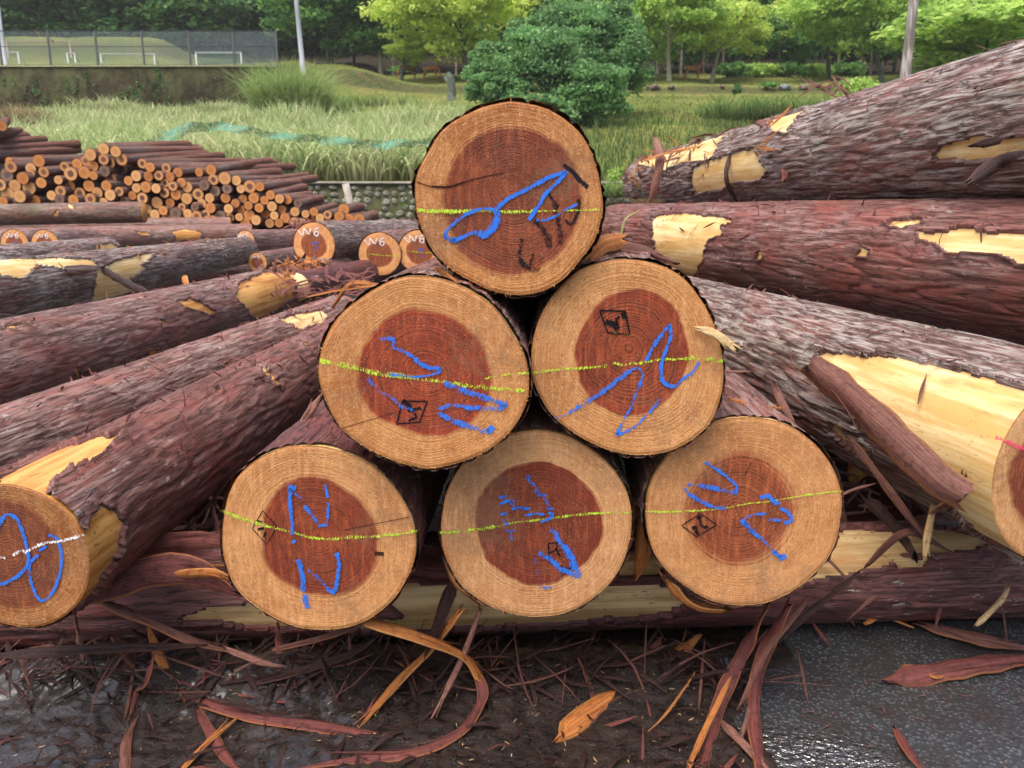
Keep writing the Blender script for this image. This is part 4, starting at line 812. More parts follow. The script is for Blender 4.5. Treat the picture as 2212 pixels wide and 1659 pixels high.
GREENG = grass_mat('lush_blade', (.09, .2, .04), (.16, .29, .07), (.3, .36, .13), (.05, .08, .025))
BANKG = grass_mat('bank_blade', (.05, .12, .025), (.1, .19, .045), (.22, .26, .09), (.04, .06, .02))
def scatter(n, xr, yr, seed, dens=None):
    r = np.random.default_rng(seed); Y = r.uniform(yr[0], yr[1], n); X = r.uniform(xr[0], xr[1], n)
    P_ = np.stack([X, Y, terr(X, Y)-.03], 1)
    if dens is not None: P_ = P_[dens(X, Y, r) > r.random(n)]
    return P_
P_ = scatter(52000, (-20, -.6), (18.25, 33), 3, lambda X, Y, r: np.where(X < -.9+(Y-18)*-.06, 1, .1)*(.55+.45*(perlin(np.stack([X*.9, Y*.9, X*0], -1)) > -.1))*np.where(Y < 22, 1, .6))
# clumped: pull blades to clump centres
r = np.random.default_rng(4); ci = r.permutation(len(P_))[:900]; cc = P_[ci]; idx = r.integers(0, 900, len(P_)); use = r.random(len(P_)) < .7
P_[use] = cc[idx[use]]+np.concatenate([r.normal(size=(use.sum(), 2))*.11, np.zeros((use.sum(), 1))], 1)
n = len(P_); V, Fq, at_ = blades(P_, r.uniform(.8, 2.0, n)*np.where(P_[:, 1] < 19.5, .85, 1)*np.where(P_[:, 1] > 24, np.where(P_[:, 0] < -9, .5, .8), 1), r.uniform(.016, .042, n), r.uniform(.08, .6, n), 7)
PX_ = scatter(9000, (-24, -10), (32, 44.6), 41); nx_ = len(PX_); V3_, F3_, a3_ = blades(PX_, r.uniform(.5, 1.1, nx_), r.uniform(.02, .045, nx_), r.uniform(.1, .6, nx_), 42, 4)
Fq = np.concatenate([Fq, F3_+len(V)]); V = np.concatenate([V, V3_]); at_ = {k_: np.concatenate([at_[k_], a3_[k_]]) for k_ in at_}
V2, F2, a2 = blades(scatter(5200, (-12.5, -.9), (18.2, 24), 31), r.uniform(.7, 1.9, 5200), r.uniform(.03, .07, 5200), r.uniform(.3, 1.1, 5200), 33, 6, 1.3)
Fq = np.concatenate([Fq, F2+len(V)]); V = np.concatenate([V, V2]); at_ = {k_: np.concatenate([at_[k_], a2[k_]]) for k_ in at_}
kind(obj('reed_bed', mesh('reed_bed', V, Fq, at_), REED), 'stuff', 'tall pale green reeds crowding the bank above the stone wall')
P_ = scatter(42000, (-.9, 22), (18.3, 44), 8, lambda X, Y, r: np.where(Y < 33, 1, .45)*(.35+.65*(perlin(np.stack([X*.4, Y*.4, X*0+4], -1)) > -.15)))
n = len(P_); V, Fq, at_ = blades(P_, r.uniform(.15, .7, n)*np.where(P_[:, 1] > 36, .4, 1), r.uniform(.012, .03, n), r.uniform(.1, .6, n), 9, 4)
kind(obj('bank_grass', mesh('bank_grass', V, Fq, at_), BANKG), 'stuff', 'green grass on the bank right of the dense bush')
P_ = scatter(60000, (-17, 26), (33, 62), 12, lambda X, Y, r: np.where((X < -12) & (Y < 46), 0, 1)); n = len(P_)
V, Fq, at_ = blades(P_, r.uniform(.05, .2, n), r.uniform(.015, .04, n), r.uniform(.1, .5, n), 13, 3)
kind(obj('meadow_grass', mesh('meadow_grass', V, Fq, at_), TURF), 'stuff', 'short cropped meadow grass on the terraces')
def clump(x, y, Y, n, hgt, spread, label, nm='pampas_clump', mat=None, cat='grass clump', group=None):
    b = PY(x, y, Y); r = np.random.default_rng(int(x)+5); P_ = np.zeros((n, 3)); P_[:, :2] = np.clip(r.normal(size=(n, 2)), -1.8, 1.8)*spread
    V, Fq, at_ = blades(P_, r.uniform(.5, 1, n)*hgt, r.uniform(.02, .04, n), r.uniform(.15, .8, n), int(x), 6, 1.0)
    o = obj(nm, mesh(nm, V, Fq, at_), mat or REED, None, tuple(b)); tag(o, label, cat, group); return o
clump(632, 266, 35, 5200, 3.3, .7, 'tall pampas clump at the end of the brown wall', mat=grass_mat('pampas_blade', (.2, .32, .08), (.32, .45, .15), (.44, .5, .24), (.12, .15, .05)))
clump(700, 258, 38, 1200, 1.6, .8, 'lower pampas clump right of the tall one', nm='grass_clump', mat=GREENG)
clump(25, 275, 32, 1200, 1.3, .7, 'reddish grass clump against the brown wall at the far left', mat=grass_mat('dry_red_blade', (.2, .2, .08), (.3, .24, .12), (.4, .26, .16), (.2, .12, .08)))
clump(1640, 258, 34, 2200, 1.3, 1.2, 'lush grass tuft on the bank above the right stack', nm='grass_clump', mat=GREENG)
clump(1740, 250, 36, 1500, 1.0, 1.6, 'lush grass tuft left of the bright shrub', nm='grass_clump', mat=GREENG)
clump(810, 238, 40, 900, .9, 1.2, 'bright weeds at the foot of the grass mound', nm='grass_clump', mat=GREENG)
clump(1318, 425, 17.3, 500, .5, .35, 'bright grass tuft beside the top log at the stone wall', nm='grass_clump', mat=GREENG)
clump(240, 245, 43, 700, 1.2, .8, 'grass clump against the foot of the brown wall', nm='grass_clump', mat=REED)
clump(480, 248, 43, 700, 1.1, .7, 'second grass clump at the foot of the brown wall', nm='grass_clump', mat=REED)
# green debris netting sagging over the reeds
nn = NT('green_netting'); _v = nn.coord((1, .2, 1)); _a = nn.mr(nn.noise(_v, 14, 3, .6), .3, .7, .3, .75)
NET = nn.fin((.06, .26, .22), .6, None, .2, nn.math('MULTIPLY', _a, nn.mr(nn.attr('v'), 0, .25, 0.25, 1)))
top = [(95, 300), (150, 322), (215, 318), (300, 305), (350, 285), (390, 268), (440, 262), (520, 270), (600, 285), (700, 292), (800, 302), (900, 300), (985, 296)]
bot = [(95, 320), (150, 345), (215, 350), (300, 340), (350, 320), (390, 300), (440, 284), (520, 288), (600, 302), (700, 312), (800, 322), (900, 318), (985, 312)]
tp = resample(top, 9); bt = resample(bot, 9); m = min(len(tp), len(bt)); tp = tp[np.linspace(0, len(tp)-1, m).astype(int)]; bt = bt[np.linspace(0, len(bt)-1, m).astype(int)]
rows = 5; V = []; A = []
for j in range(rows):
    for i in range(m):
        q = tp[i]*(1-j/(rows-1))+bt[i]*j/(rows-1); V.append(PY(q[0], q[1]+2*math.sin(i*.9), 18.32+.12*math.sin(i*.5+j*.6)+(.06 if i % 2 else 0))); A.append(min(j, rows-1-j)/(rows-1)*2)
mb = obj('netting', mesh('netting', V, grid_faces(rows, m), {'v': A}, smooth=True), NET); tag(mb, 'torn teal netting sagging across the reeds behind the thin-log stack', 'netting')

# ------------------------------------------------------------------ brown wall, mesh fence, goals, poles
wm = NT('stained_wall'); _v = wm.coord(); a_ = wm.noise(_v, .8, 5, .7); b_ = wm.noise(wm.coord((1, 1, .3)), 3, 5, .7); c_ = wm.noise(_v, 9, 4, .7)
_c = wm.mix(wm.mr(a_, .42, .58), (.04, .03, .02), (.075, .08, .035)); _c = wm.mix(wm.mr(b_, .45, .65, 0, .8), _c, (.035, .025, .018)); _c = wm.mix(wm.mr(c_, .5, .7, 0, .7), _c, (.05, .08, .025))
WALLM = wm.fin(_c, .9, wm.bump(c_, .8, .1), .1)
wx0, wx1 = -34.0, -12.6; wz = z_at(45, 145)
bw = thing('brown_wall', 'long dark moss-stained concrete wall holding up the playing field', 'wall', loc=(0, 45.1, 0))
mb = MB(); mb.box(((wx0+wx1)/2, 0, wz-2.0), (wx1-wx0, .3, 4.0)); mb.build('wall_face', WALLM, bw)
mb = MB(); mb.box(((wx0+wx1)/2, -.02, wz+.03), (wx1-wx0, .4, .06)); mb.build('wall_cap', flat('pale_coping', (.36, .36, .2), .85), bw)
r = np.random.default_rng(9); n = 7000; X = r.uniform(-30, wx1, n); Zi = wz-r.random(n)**1.3*2.4; k = (perlin(np.stack([X*.5, Zi*.5, X*0], -1))+.6*perlin(np.stack([X*2.5, Zi*2.0, X*0+5], -1)) > .38) & (r.random(n) < .55)
V, Fq, v = leaves(np.stack([X[k], np.full(k.sum(), -.2), Zi[k]], 1), np.tile([0, -1.0, .3], (k.sum(), 1)), .08, 1.6, 3)
kind(obj('creeper', mesh('creeper', V, Fq, {'v': v}), LF_DARK, bw), 'stuff')
FEN = flat('fence_galvanised', (.04, .045, .05), .6, .15); FW_ = flat('fence_wire', (.3, .38, .44), .5, .1)
fen = thing('mesh_fence', 'tall chain-link fence standing on top of the brown wall', 'fence', loc=(0, 45.1, wz+.06)); fh = 1.75
px_ = [-20, 72, 172, 350-0, 172+168*0+310-0, 415, 520, 605]
for xp in (-55, 5, 67+43, 110+102, 212+100, 312+100, 412+95, 600):
    X = PY(xp, 140, 45.1)[0]; mb = MB(); mb.tube([(0, 0, -.05), (0, 0, fh)], .06, 6); o = mb.build('post', FEN, fen, True); o.location = (X, 0, 0)
X0 = wx0; X1 = PY(600, 140, 45.1)[0]
for z in (.05, .98, fh): mb = MB(); mb.tube([(X0, 0, z), (X1, 0, z)], .018 if z != fh else .025, 5); mb.build('rail', FEN, fen)
mb = MB(); st = .11
for i in range(int((X1-X0)/st)+16):
    for sg in (1, -1):
        a = X0+i*st-(fh if sg > 0 else 0); p = np.array([a, 0, 0 if sg > 0 else 0]); q0, q1 = (a, a+fh) if sg > 0 else (a, a-fh)
        t0 = max(0, (X0-q0)/(q1-q0)) if sg > 0 else max(0, (X1-q0)/(q1-q0) if q0 > X1 else 0); t1 = min(1, (X1-q0)/(q1-q0)) if sg > 0 else min(1, (X0-q0)/(q1-q0))
        if t1 <= t0: continue
        A_ = np.array([q0+(q1-q0)*t0, .012*sg, fh*t0]); B_ = np.array([q0+(q1-q0)*t1, .012*sg, fh*t1]); mb.tube([A_, B_], .0075, 3, False)
kind(mb.build('wire_mesh', FW_, fen), 'stuff')
WHT = flat('goal_white_paint', (.5, .54, .54), .5, .06); RUST = flat('goal_rusty_paint', (.42, .3, .22), .6, .2)
def goal(x1, x2, yt, yb, Y, mat, label, net=None):
    a = PY(x1, yb, Y); b = PY(x2, yb, Y); h = PY(x1, yt, Y)[2]-a[2]; t = thing('goal_frame', label, 'goal', 'small goals on the playing field', loc=tuple(a)); W = b[0]-a[0]
    for X in (0, W): mb = MB(); mb.tube([(X, 0, -.1), (X, 0, h)], .055, 6); mb.build('goal_post', mat, t, True)
    mb = MB(); mb.tube([(-.05, 0, h), (W+.05, 0, h)], .055, 6); mb.build('crossbar', mat, t, True)
    for X in (0, W): mb = MB(); mb.tube([(X, 0, h), (X, .9, 0)], .03, 5); mb.build('back_stay', mat, t, True)
    if net:
        mb = MB()
        for i in range(25): X = W*i/24; mb.tube([(X, 0, h), (X, .9, 0)], .012, 3, False)
        for i in range(9): mb.tube([(0, .1*i, h*(1-i/9)), (W, .1*i, h*(1-i/9))], .012, 3, False)
        mb.build('net', net, t)
goal(-30, 42, 113, 140, 60, WHT, 'white goal at the far left behind the fence')
goal(148, 164, 115, 141, 60, WHT, 'narrow white goal beside the second fence post')
goal(220, 335, 117, 141, 61, WHT, 'long white goal in front of the grass bank')
goal(425, 522, 114, 142, 58, WHT, 'white goal with green net right of the grass bank', flat('goal_net_green', (.08, .3, .22), .7))
goal(18, 154, 90, 125, 66, RUST, 'larger rust-coloured goal on the grass bank')
def pole(x1, y1, x2, y2, Y, r, mat, label, nm='lamp_pole'):
    a = PY(x1, y1, Y); a[2] = float(terr(a[0], Y))-.3; b = PY(x2, y2, Y); b = a+(b-a)*1.0; d = b-a; top = a+d*1.6
    mb = MB(); mb.tube([(0, 0, 0), tuple((top-a)*.5), tuple(top-a)], [r, r*.9, r*.75], 10); o = mb.build(nm, mat, smooth=True); o.location = tuple(a); tag(o, label, 'pole'); return o
pole(655, 140, 640, 0, 46, .14, flat('grey_painted_steel', (.3, .33, .38), .5, .1), 'slender grey steel pole rising beside the tall pampas clump')
pole(1953, 170, 1974, 0, 30, .19, NT('utility_wood').m, 'thick weathered wooden pole in front of the right-hand trees', 'utility_pole')
um = bpy.data.objects['utility_pole'].data.materials; um[0] = (lambda s: s.fin(s.mix(s.mr(s.noise(s.coord((1, 1, .1)), 14, 4), .4, .65), (.13, .12, .11), (.36, .34, .33)), .8, s.bump(s.noise(s.coord((1, 1, .1)), 14, 4), .5, .02), .2))(NT('pole_wood'))
pole(6, 95, 0, 50, 47, .12, flat('pale_pole', (.5, .55, .6), .5, .1), 'pale pole cut off by the left frame edge beside the fence')
CAB = flat('cable_black', (.03, .03, .03), .5)
for i, (x1, y1, x2, y2) in enumerate(((20, -20, 85, 78), (66, -20, 118, 98))):
    mb = MB(); a = PY(x1, y1, 43); b = PY(x2, y2, 49); e = b+(b-a)*0.02
    mb.tube([tuple((a-b)*(k/6)+np.array([0, 0, -.25*math.sin(math.pi*k/6)])) for k in range(7)], .018, 5, False); o = mb.build('guy_wire', CAB); o.location = tuple(b)
    tag(o, ['left slack cable slanting down toward the fence', 'right slack cable ending at a yellow sleeve by the fence'][i], 'cable', 'slack cables at the top left')
    s_ = MB(); s_.tube([(0, 0, 0), tuple((a-b)*.13)], .05, 6); s_.build('sleeve', flat('yellow_sleeve', (.6, .42, .12), .6), o)

# ------------------------------------------------------------------ deer, stump, rocks
DEER = NT('deer_coat'); DM_ = DEER.fin(DEER.mix(DEER.mr(DEER.noise(DEER.coord(), 5, 3), .4, .6), (.3, .12, .045), (.42, .2, .09)), .8, None, .15)
def deer(x, y, Y, label, head='down', flip=1, rot=0.):
    b = PY(x, y, Y); b[2] = float(terr(b[0], Y)); t = thing('deer', label, 'deer', 'deer grazing by the wood', loc=tuple(b)); t.rotation_euler = (0, 0, rot)
    J = [(0, 0, .78), (.32, 0, .8), (.5, 0, .86), (-.3, 0, .82), (-.45, 0, .8)]; R_ = [.17, .16, .1, .16, .1]; E = [(0, 1), (1, 2), (0, 3), (3, 4)]
    hd = [(.66, 0, .55), (.78, 0, .22), (.86, 0, .08)] if head == 'down' else [(.62, 0, 1.08), (.68, 0, 1.24), (.84, 0, 1.2)]
    i0 = len(J); J += hd; R_ += [.07, .065, .035]; E += [(2, i0), (i0, i0+1), (i0+1, i0+2)]
    for sy in (-1, 1):
        i0 = len(J); J += [(.4, .09*sy, .6), (.4, .09*sy, .32), (.39, .09*sy, .02)]; R_ += [.07, .032, .022]; E += [(1, i0), (i0, i0+1), (i0+1, i0+2)]
        i0 = len(J); J += [(-.36, .09*sy, .58), (-.48, .09*sy, .34), (-.44, .09*sy, .02)]; R_ += [.09, .035, .022]; E += [(3, i0), (i0, i0+1), (i0+1, i0+2)]
        i0 = len(J); h2 = hd[1]; J += [(h2[0]-.04, .07*sy, h2[2]+.12)]; R_ += [.02]; E += [(J.index(h2), i0)]
    me = bpy.data.meshes.new('body'); me.from_pydata([(a*flip, b_, c) for a, b_, c in J], E, []); o = obj('body', me, DM_, t)
    md = o.modifiers.new('skin', 'SKIN'); sv = me.skin_vertices[0].data
    for i, q in enumerate(R_): sv[i].radius = (q, q)
    sv[0].use_root = True; o.modifiers.new('sub', 'SUBSURF').render_levels = 1
    rp = MB(); rp.tube([(-.5*flip, 0, .86), (-.56*flip, 0, .7)], [.09, .03], 6); rp.build('tail', flat('deer_tail_white', (.75, .7, .62), .8), t, True)
deer(882, 172, 56, 'leftmost of two grazing deer, facing left below the small maple', 'down', -1, .5)
deer(930, 172, 55, 'right one of two grazing deer with a white tail, head down to the right', 'down', 1, -.4)
deer(1495, 168, 54, 'lone deer standing with raised head below the pale maples', 'up', 1, .2)
mb = MB(); mb.tube([(0, 0, -.1), (.05, 0, .5), (0, 0, 1.0), (-.15, 0, 1.3)], [.28, .2, .2, .14], 9); mb.tube([(0, 0, .7), (-.3, 0, 1.15)], [.14, .08], 7)
o = mb.build('tree_stump', TRK, smooth=True); q = PY(974, 205, 42); o.location = (q[0], q[1], float(terr(q[0], q[1]))); tag(o, 'forked dark tree stump left of the dense bush', 'stump')
RK = [flat('rock_blue_grey', (.2, .24, .28), .8, .2, 2), flat('rock_brown', (.16, .13, .11), .9, .3, 2)]
for i, (x, y, w_, h_, m) in enumerate([(1695, 199, 26, 7, 0), (1735, 194, 18, 7, 1), (1655, 193, 9, 4, 1), (1410, 195, 28, 7, 1), (1450, 190, 12, 5, 1), (1560, 190, 8, 4, 1)]):
    c = PY(x, y, 46.2); me = SM[i % 6].copy(); me.materials.clear(); me.materials.append(RK[m]); o = obj('rock', me); o.name = 'rock'; c[2] = float(terr(c[0], 46.2))+.1
    o.location = tuple(c); o.scale = (w_/F*46/2*1.3, .3, h_/F*46); tag(o, ('bluish' if m == 0 else 'brown')+' rock on the terrace bank, '+['largest, below the weedy thicket', 'just right of the bluish one', 'left of the largest rock', 'at the right foot of the dense bush', 'below the forked maple', 'by the tiny dark shrub', 'rightmost, near the bright shrub', 'below the lone deer'][i], 'rock', 'rocks on the terrace bank')

# ------------------------------------------------------------------ thin damp air between the yard and the wood
import bmesh
_b = bmesh.new(); bmesh.ops.create_cube(_b, size=1); _m = bpy.data.meshes.new('haze'); _b.to_mesh(_m); _b.free()
hz = obj('haze', _m); hz.scale = (236, 280, 96); hz.location = (0, 72, 46.5); kind(hz, 'stuff', 'thin pale damp air over the whole yard')
hm_ = bpy.data.materials.new('haze_air'); hm_.use_nodes = True; _t = hm_.node_tree; _t.nodes.clear(); _o = _t.nodes.new('ShaderNodeOutputMaterial'); _v = _t.nodes.new('ShaderNodeVolumePrincipled')
_v.inputs['Color'].default_value = (.95, .97, 1, 1); _v.inputs['Density'].default_value = .0005; _t.links.new(_v.outputs[0], _o.inputs['Volume']); _m.materials.append(hm_)
# ------------------------------------------------------------------ loose bark strips, chips and litter
def strip_mat(name, c1, c2, edge, rough=.5, wet=.4):
    s = NT(name); v = s.attr('v'); t = s.attr('t')
    a = s.n('CombineXYZ'); s.L(s.math('MULTIPLY', v, 14.0), a.inputs[0]); s.L(s.math('MULTIPLY', t, .55), a.inputs[1])
    n = s.noise(a.outputs[0], 1.3, 6, .8, .4); g = s.noise(s.coord(), 55, 4, .65); k = s.noise(s.coord(), 190, 3, .6)
    col = s.mix(s.mr(n, .4, .6), c1, c2); col = s.mix(s.mr(g, .5, .7, 0, .6), col, tuple(q*.4 for q in c1))
    col = s.mix(s.mr(s.math('ABSOLUTE', s.math('SUBTRACT', v, .5)), .40, .49, 0, .8), col, edge)
    col = s.mix(s.mr(k, .62, .7, 0, .8), col, (.05, .02, .012))
    return s.fin(col, s.mr(g, .3, .7, rough-.15, rough+.2), s.bump(s.math('ADD', n, s.math('MULTIPLY', k, .4)), .8, .004), .35)
S_OR = strip_mat('strip_orange', (.30, .085, .018), (.54, .22, .06), (.6, .3, .1))
S_RED = strip_mat('strip_red', (.07, .02, .018), (.22, .062, .054), (.34, .13, .05))
S_PINK = strip_mat('strip_pink_brown', (.16, .07, .055), (.36, .18, .14), (.3, .14, .1))
S_BRN = strip_mat('strip_brown', (.09, .035, .028), (.2, .085, .065), (.34, .14, .06))
S_DRK = strip_mat('strip_dark', (.016, .007, .006), (.05, .02, .017), (.10, .04, .03), .35)
S_PALE = strip_mat('strip_pale', (.52, .34, .15), (.72, .54, .3), (.6, .36, .14))
def strip_geo(pts, wd, curl=.25, th=.0025, seed=0, nrm=None, taper=(.5, .25), twist=0., cs=8):
    p = resample(pts, max(.008, wd*.35)); m = len(p); r = np.random.default_rng(seed); t = np.gradient(p, axis=0); t /= np.linalg.norm(t, axis=1)[:, None]+1e-9
    up = np.array(nrm if nrm is not None else (0, -.35, 1.0), float); V = []; A = []; Tt = []
    s0 = np.concatenate([[0], np.cumsum(np.linalg.norm(np.diff(p, axis=0), axis=1))]); L = s0[-1]; k1, k2 = r.uniform(0, 90, 2); jg = r.uniform(-.2, 1.3, cs)
    for i in range(m):
        u = s0[i]/L; w_ = wd*(taper[0]+(1-taper[0])*min(1, u/.12))*(taper[1]+(1-taper[1])*min(1, (1-u)/.3))
        w_ *= 1+.28*float(perlin(np.array([s0[i]*14+k1, k2, .5])))
        sd_ = np.cross(t[i], up); sd_ /= np.linalg.norm(sd_)+1e-9; nm = np.cross(sd_, t[i]); a = twist*u+.5*float(perlin(np.array([s0[i]*5+k2, k1, .5])))
        sd2 = sd_*math.cos(a)+nm*math.sin(a); nm2 = nm*math.cos(a)-sd_*math.sin(a)
        ef = (max(0, 1-u/.12)*-1+max(0, (u-.85)/.15))*min(wd*1.1, .026)
        for side in (1, -1):
            rr = range(cs) if side > 0 else range(cs-1, -1, -1)
            for j in rr:
                q = j/(cs-1)*2-1; f = (1 if side > 0 else -1)*th*.5
                rg = min(.09*wd, .004)*float(perlin(np.array([j*1.9+k1, s0[i]*9, k2])))*(side > 0)
                V.append(p[i]+t[i]*(ef*jg[j])+sd2*q*w_*.5+nm2*(curl*w_*(q*q-.4)*-1+f+rg)); A.append((q+1)/2); Tt.append(s0[i]*7+k1)
    n = 2*cs; Fc = [tuple(f) for f in grid_faces(m, n, True)]+[tuple(range(n)), tuple(range((m-1)*n, m*n))[::-1]]
    for f in range(int(min(9, 3+L*14)) if wd > .009 else 0):       # split fibres standing off the strip
        sgn = r.choice([-1, 1]); i0 = int(r.uniform(0, m*.8)); i1 = min(m-1, i0+int(r.uniform(.12, .4)*m)+3); b0 = len(V); q0 = r.uniform(.2, .5); q1 = r.uniform(.6, 1.5); fw = r.uniform(.0008, .0022)
        lf = r.uniform(-.3, .9)*wd; kk = 0
        for i in range(i0, i1+1):
            u = (i-i0)/max(1, i1-i0); sd_ = np.cross(t[i], up); sd_ /= np.linalg.norm(sd_)+1e-9; nm = np.cross(sd_, t[i])
            c = p[i]+sd_*sgn*wd*.5*(q0+(q1-q0)*u*u)+nm*(.003+lf*u*u*.6); w2 = fw*(1-u*.8)
            V += [c-sd_*w2, c+sd_*w2+nm*w2*.5]; A += [.05, .5]; Tt += [s0[i]*7+k1]*2
            if kk: Fc.append((b0+2*kk-2, b0+2*kk-1, b0+2*kk+1, b0+2*kk))
            kk += 1
    return V, Fc, {'v': A, 't': Tt}
_sn = [0]
def strip(pts, wd, mat, label, nm='bark_strip', cat='bark strip', group='loose bark strips', **kw):
    _sn[0] += 1; P3 = []
    for q in pts:
        if len(q) == 3 and q[2] < .9: P3.append(PZ(q[0], q[1], q[2]))
        else: P3.append(PY(q[0], q[1], q[2]))
    V, Fc, at_ = strip_geo(P3, wd, seed=_sn[0], **kw); c = np.array(P3[0]); o = obj(nm, mesh(nm, np.array(V)-c, Fc, at_), mat, None, tuple(c)); tag(o, label, cat, group); return o
# foreground (third value below 0.9 = height above ground, above = distance)
strip([(785,1338,.27),(900,1372,.22),(1000,1415,.14),(1035,1460,.08)], .030, S_OR, 'long orange strip curling out from under the bottom left log', taper=(.9,.8))
strip([(1025,1445,.09),(1042,1500,.05),(1010,1565,.025),(960,1602,.015),(880,1628,.012),(760,1640,.012),(630,1664,.012)], .026, S_RED, 'dark red strip hooking round to the bottom edge below the orange strip', twist=-.6)
strip([(1030,1450,.09),(1050,1490,.05),(1040,1530,.03),(990,1590,.02)], .006, S_OR, 'thin orange sliver beside the hooked red strip')
strip([(990,1322,.25),(930,1400,.14),(860,1470,.06),(770,1580,.012)], .020, S_OR, 'straight orange strip slanting down left of centre', taper=(.8,.08))
strip([(1035,1318,.25),(1008,1395,.16),(970,1480,.07),(932,1552,.015)], .013, S_PINK, 'narrow pinkish strip hanging parallel to the slanting orange one', taper=(.9,.2))
strip([(978,1262,1.66),(955,1320,1.63),(925,1400,1.62)], .032, S_DRK, 'dark brown strip hanging under the bottom middle log')
strip([(225,1300,.24),(330,1345,.18),(420,1385,.13),(490,1405,.1)], .026, S_BRN, 'brown plank-like strip running from the left log end')
strip([(495,1403,.11),(560,1428,.09),(600,1438,.075)], .016, S_PINK, 'short pinkish strip continuing the plank-like strip')
strip([(325,1370,.12),(345,1420,.07),(370,1460,.04),(392,1505,.02)], .020, S_OR, 'orange-edged strip standing at the left of the litter', taper=(.4,.8))
strip([(300,1520,.012),(395,1505,.018),(470,1525,.02),(560,1550,.02),(700,1570,.015),(850,1595,.012)], .030, S_RED, 'long reddish strip lying across the left litter')
strip([(262,1385,.1),(290,1440,.05),(330,1500,.02)], .016, S_RED, 'dull red strip under the near left log')
strip([(160,1330,.2),(172,1385,.12),(180,1420,.08)], .014, S_PINK, 'greyish pink strip hanging below the near left log end')
strip([(180,1425,.05),(260,1470,.02),(310,1520,.012),(330,1570,.012)], .008, S_BRN, 'thin brown sliver curving over the left litter')
strip([(600,1400,.1),(700,1375,.13),(790,1345,.16)], .018, S_BRN, 'brown strip rising to the bottom left log')
strip([(520,1480,.03),(640,1450,.06),(760,1410,.1),(800,1385,.12)], .022, S_DRK, 'dark strip lying in front of the bedding log left of centre')
strip([(1660,1305,.26),(1615,1390,.14),(1570,1480,.06),(1540,1560,.02),(1515,1665,.012)], .032, S_RED, 'thick red strip running to the bottom edge right of centre', taper=(.7,.8))
strip([(1700,1310,.26),(1655,1400,.14),(1632,1480,.06),(1630,1560,.02),(1645,1665,.012)], .030, S_RED, 'second red strip bending straight down to the bottom edge', taper=(.7,.8), twist=.5)
strip([(1575,1470,.09),(1530,1560,.05),(1495,1640,.03),(1490,1668,.03)], .012, S_OR, 'orange edge sliver left of the thick red strip')
strip([(1740,1300,.25),(1660,1400,.16),(1600,1520,.05)], .014, S_BRN, 'brown fibre strand crossing the two red strips')
strip([(1850,1240,.24),(1740,1330,.16),(1640,1420,.07)], .015, S_DRK, 'dark strand trailing from the bedding log')
strip([(1690,1340,.2),(1640,1460,.06),(1600,1600,.014)], .010, S_PINK, 'thin pink-brown strand between the red strips')
strip([(1560,1560,.014),(1610,1610,.014),(1665,1668,.014)], .018, S_PINK, 'short pinkish strip pointing to the bottom edge')
strip([(1210,1590,.012),(1260,1545,.018),(1320,1505,.022),(1385,1478,.018)], .052, S_OR, 'leaf-shaped orange bark flake on the litter, lower one', taper=(.15,.35), nm='bark_flake', cat='bark flake')
strip([(1375,1480,.02),(1420,1440,.03),(1470,1405,.04),(1500,1380,.05)], .042, S_OR, 'leaf-shaped orange bark flake on the litter, upper one', taper=(.4,.2), nm='bark_flake', cat='bark flake')
strip([(1500,1455,.05),(1440,1540,.03),(1400,1580,.02)], .005, S_OR, 'hair-thin orange sliver right of the orange flakes')
strip([(1925,1468,.012),(2010,1452,.02),(2100,1436,.024),(2235,1418,.02)], .055, S_RED, 'broad reddish bark slab lying on the wet asphalt', taper=(.25,.6), nm='bark_flake', cat='bark flake')
strip([(1955,1437,.02),(1990,1442,.02),(2020,1462,.02),(2050,1455,.015)], .008, S_OR, 'forked orange splinter above the broad slab')
strip([(1872,1345,.05),(1905,1330,.03),(1960,1350,.02)], .014, S_OR, 'short orange chip beside the bedding log on the right')
strip([(2110,1350,.1),(2160,1300,.14),(2180,1270,.16)], .014, S_PALE, 'pale splintered stick at the right of the bedding log', taper=(.5,.3))
strip([(1938,1580,.014),(1965,1625,.014),(1995,1668,.014)], .018, S_RED, 'red strip at the bottom edge on the wet asphalt')
strip([(2000,1350,.02),(2120,1380,.03),(2212,1400,.02)], .035, S_BRN, 'brown strip under the right end of the bedding log')
strip([(1760,1350,.03),(1790,1390,.02)], .009, S_RED, 'tiny red splinter on the asphalt near the bedding log')
strip([(430,1540,.014),(480,1625,.014),(520,1668,.014)], .020, S_RED, 'reddish strip at the bottom edge left of the puddle')
strip([(390,1664,.014),(440,1610,.02),(500,1560,.02)], .014, S_OR, 'orange sliver pointing up from the bottom left')
strip([(270,1664,.012),(272,1600,.012),(290,1560,.012)], .020, S_BRN, 'brown strip standing at the bottom left edge')
strip([(0,1415,.12),(120,1405,.14),(260,1398,.14),(420,1395,.13)], .026, S_DRK, 'dark strip lying along the foot of the bedding log')
rr = np.random.default_rng(77)
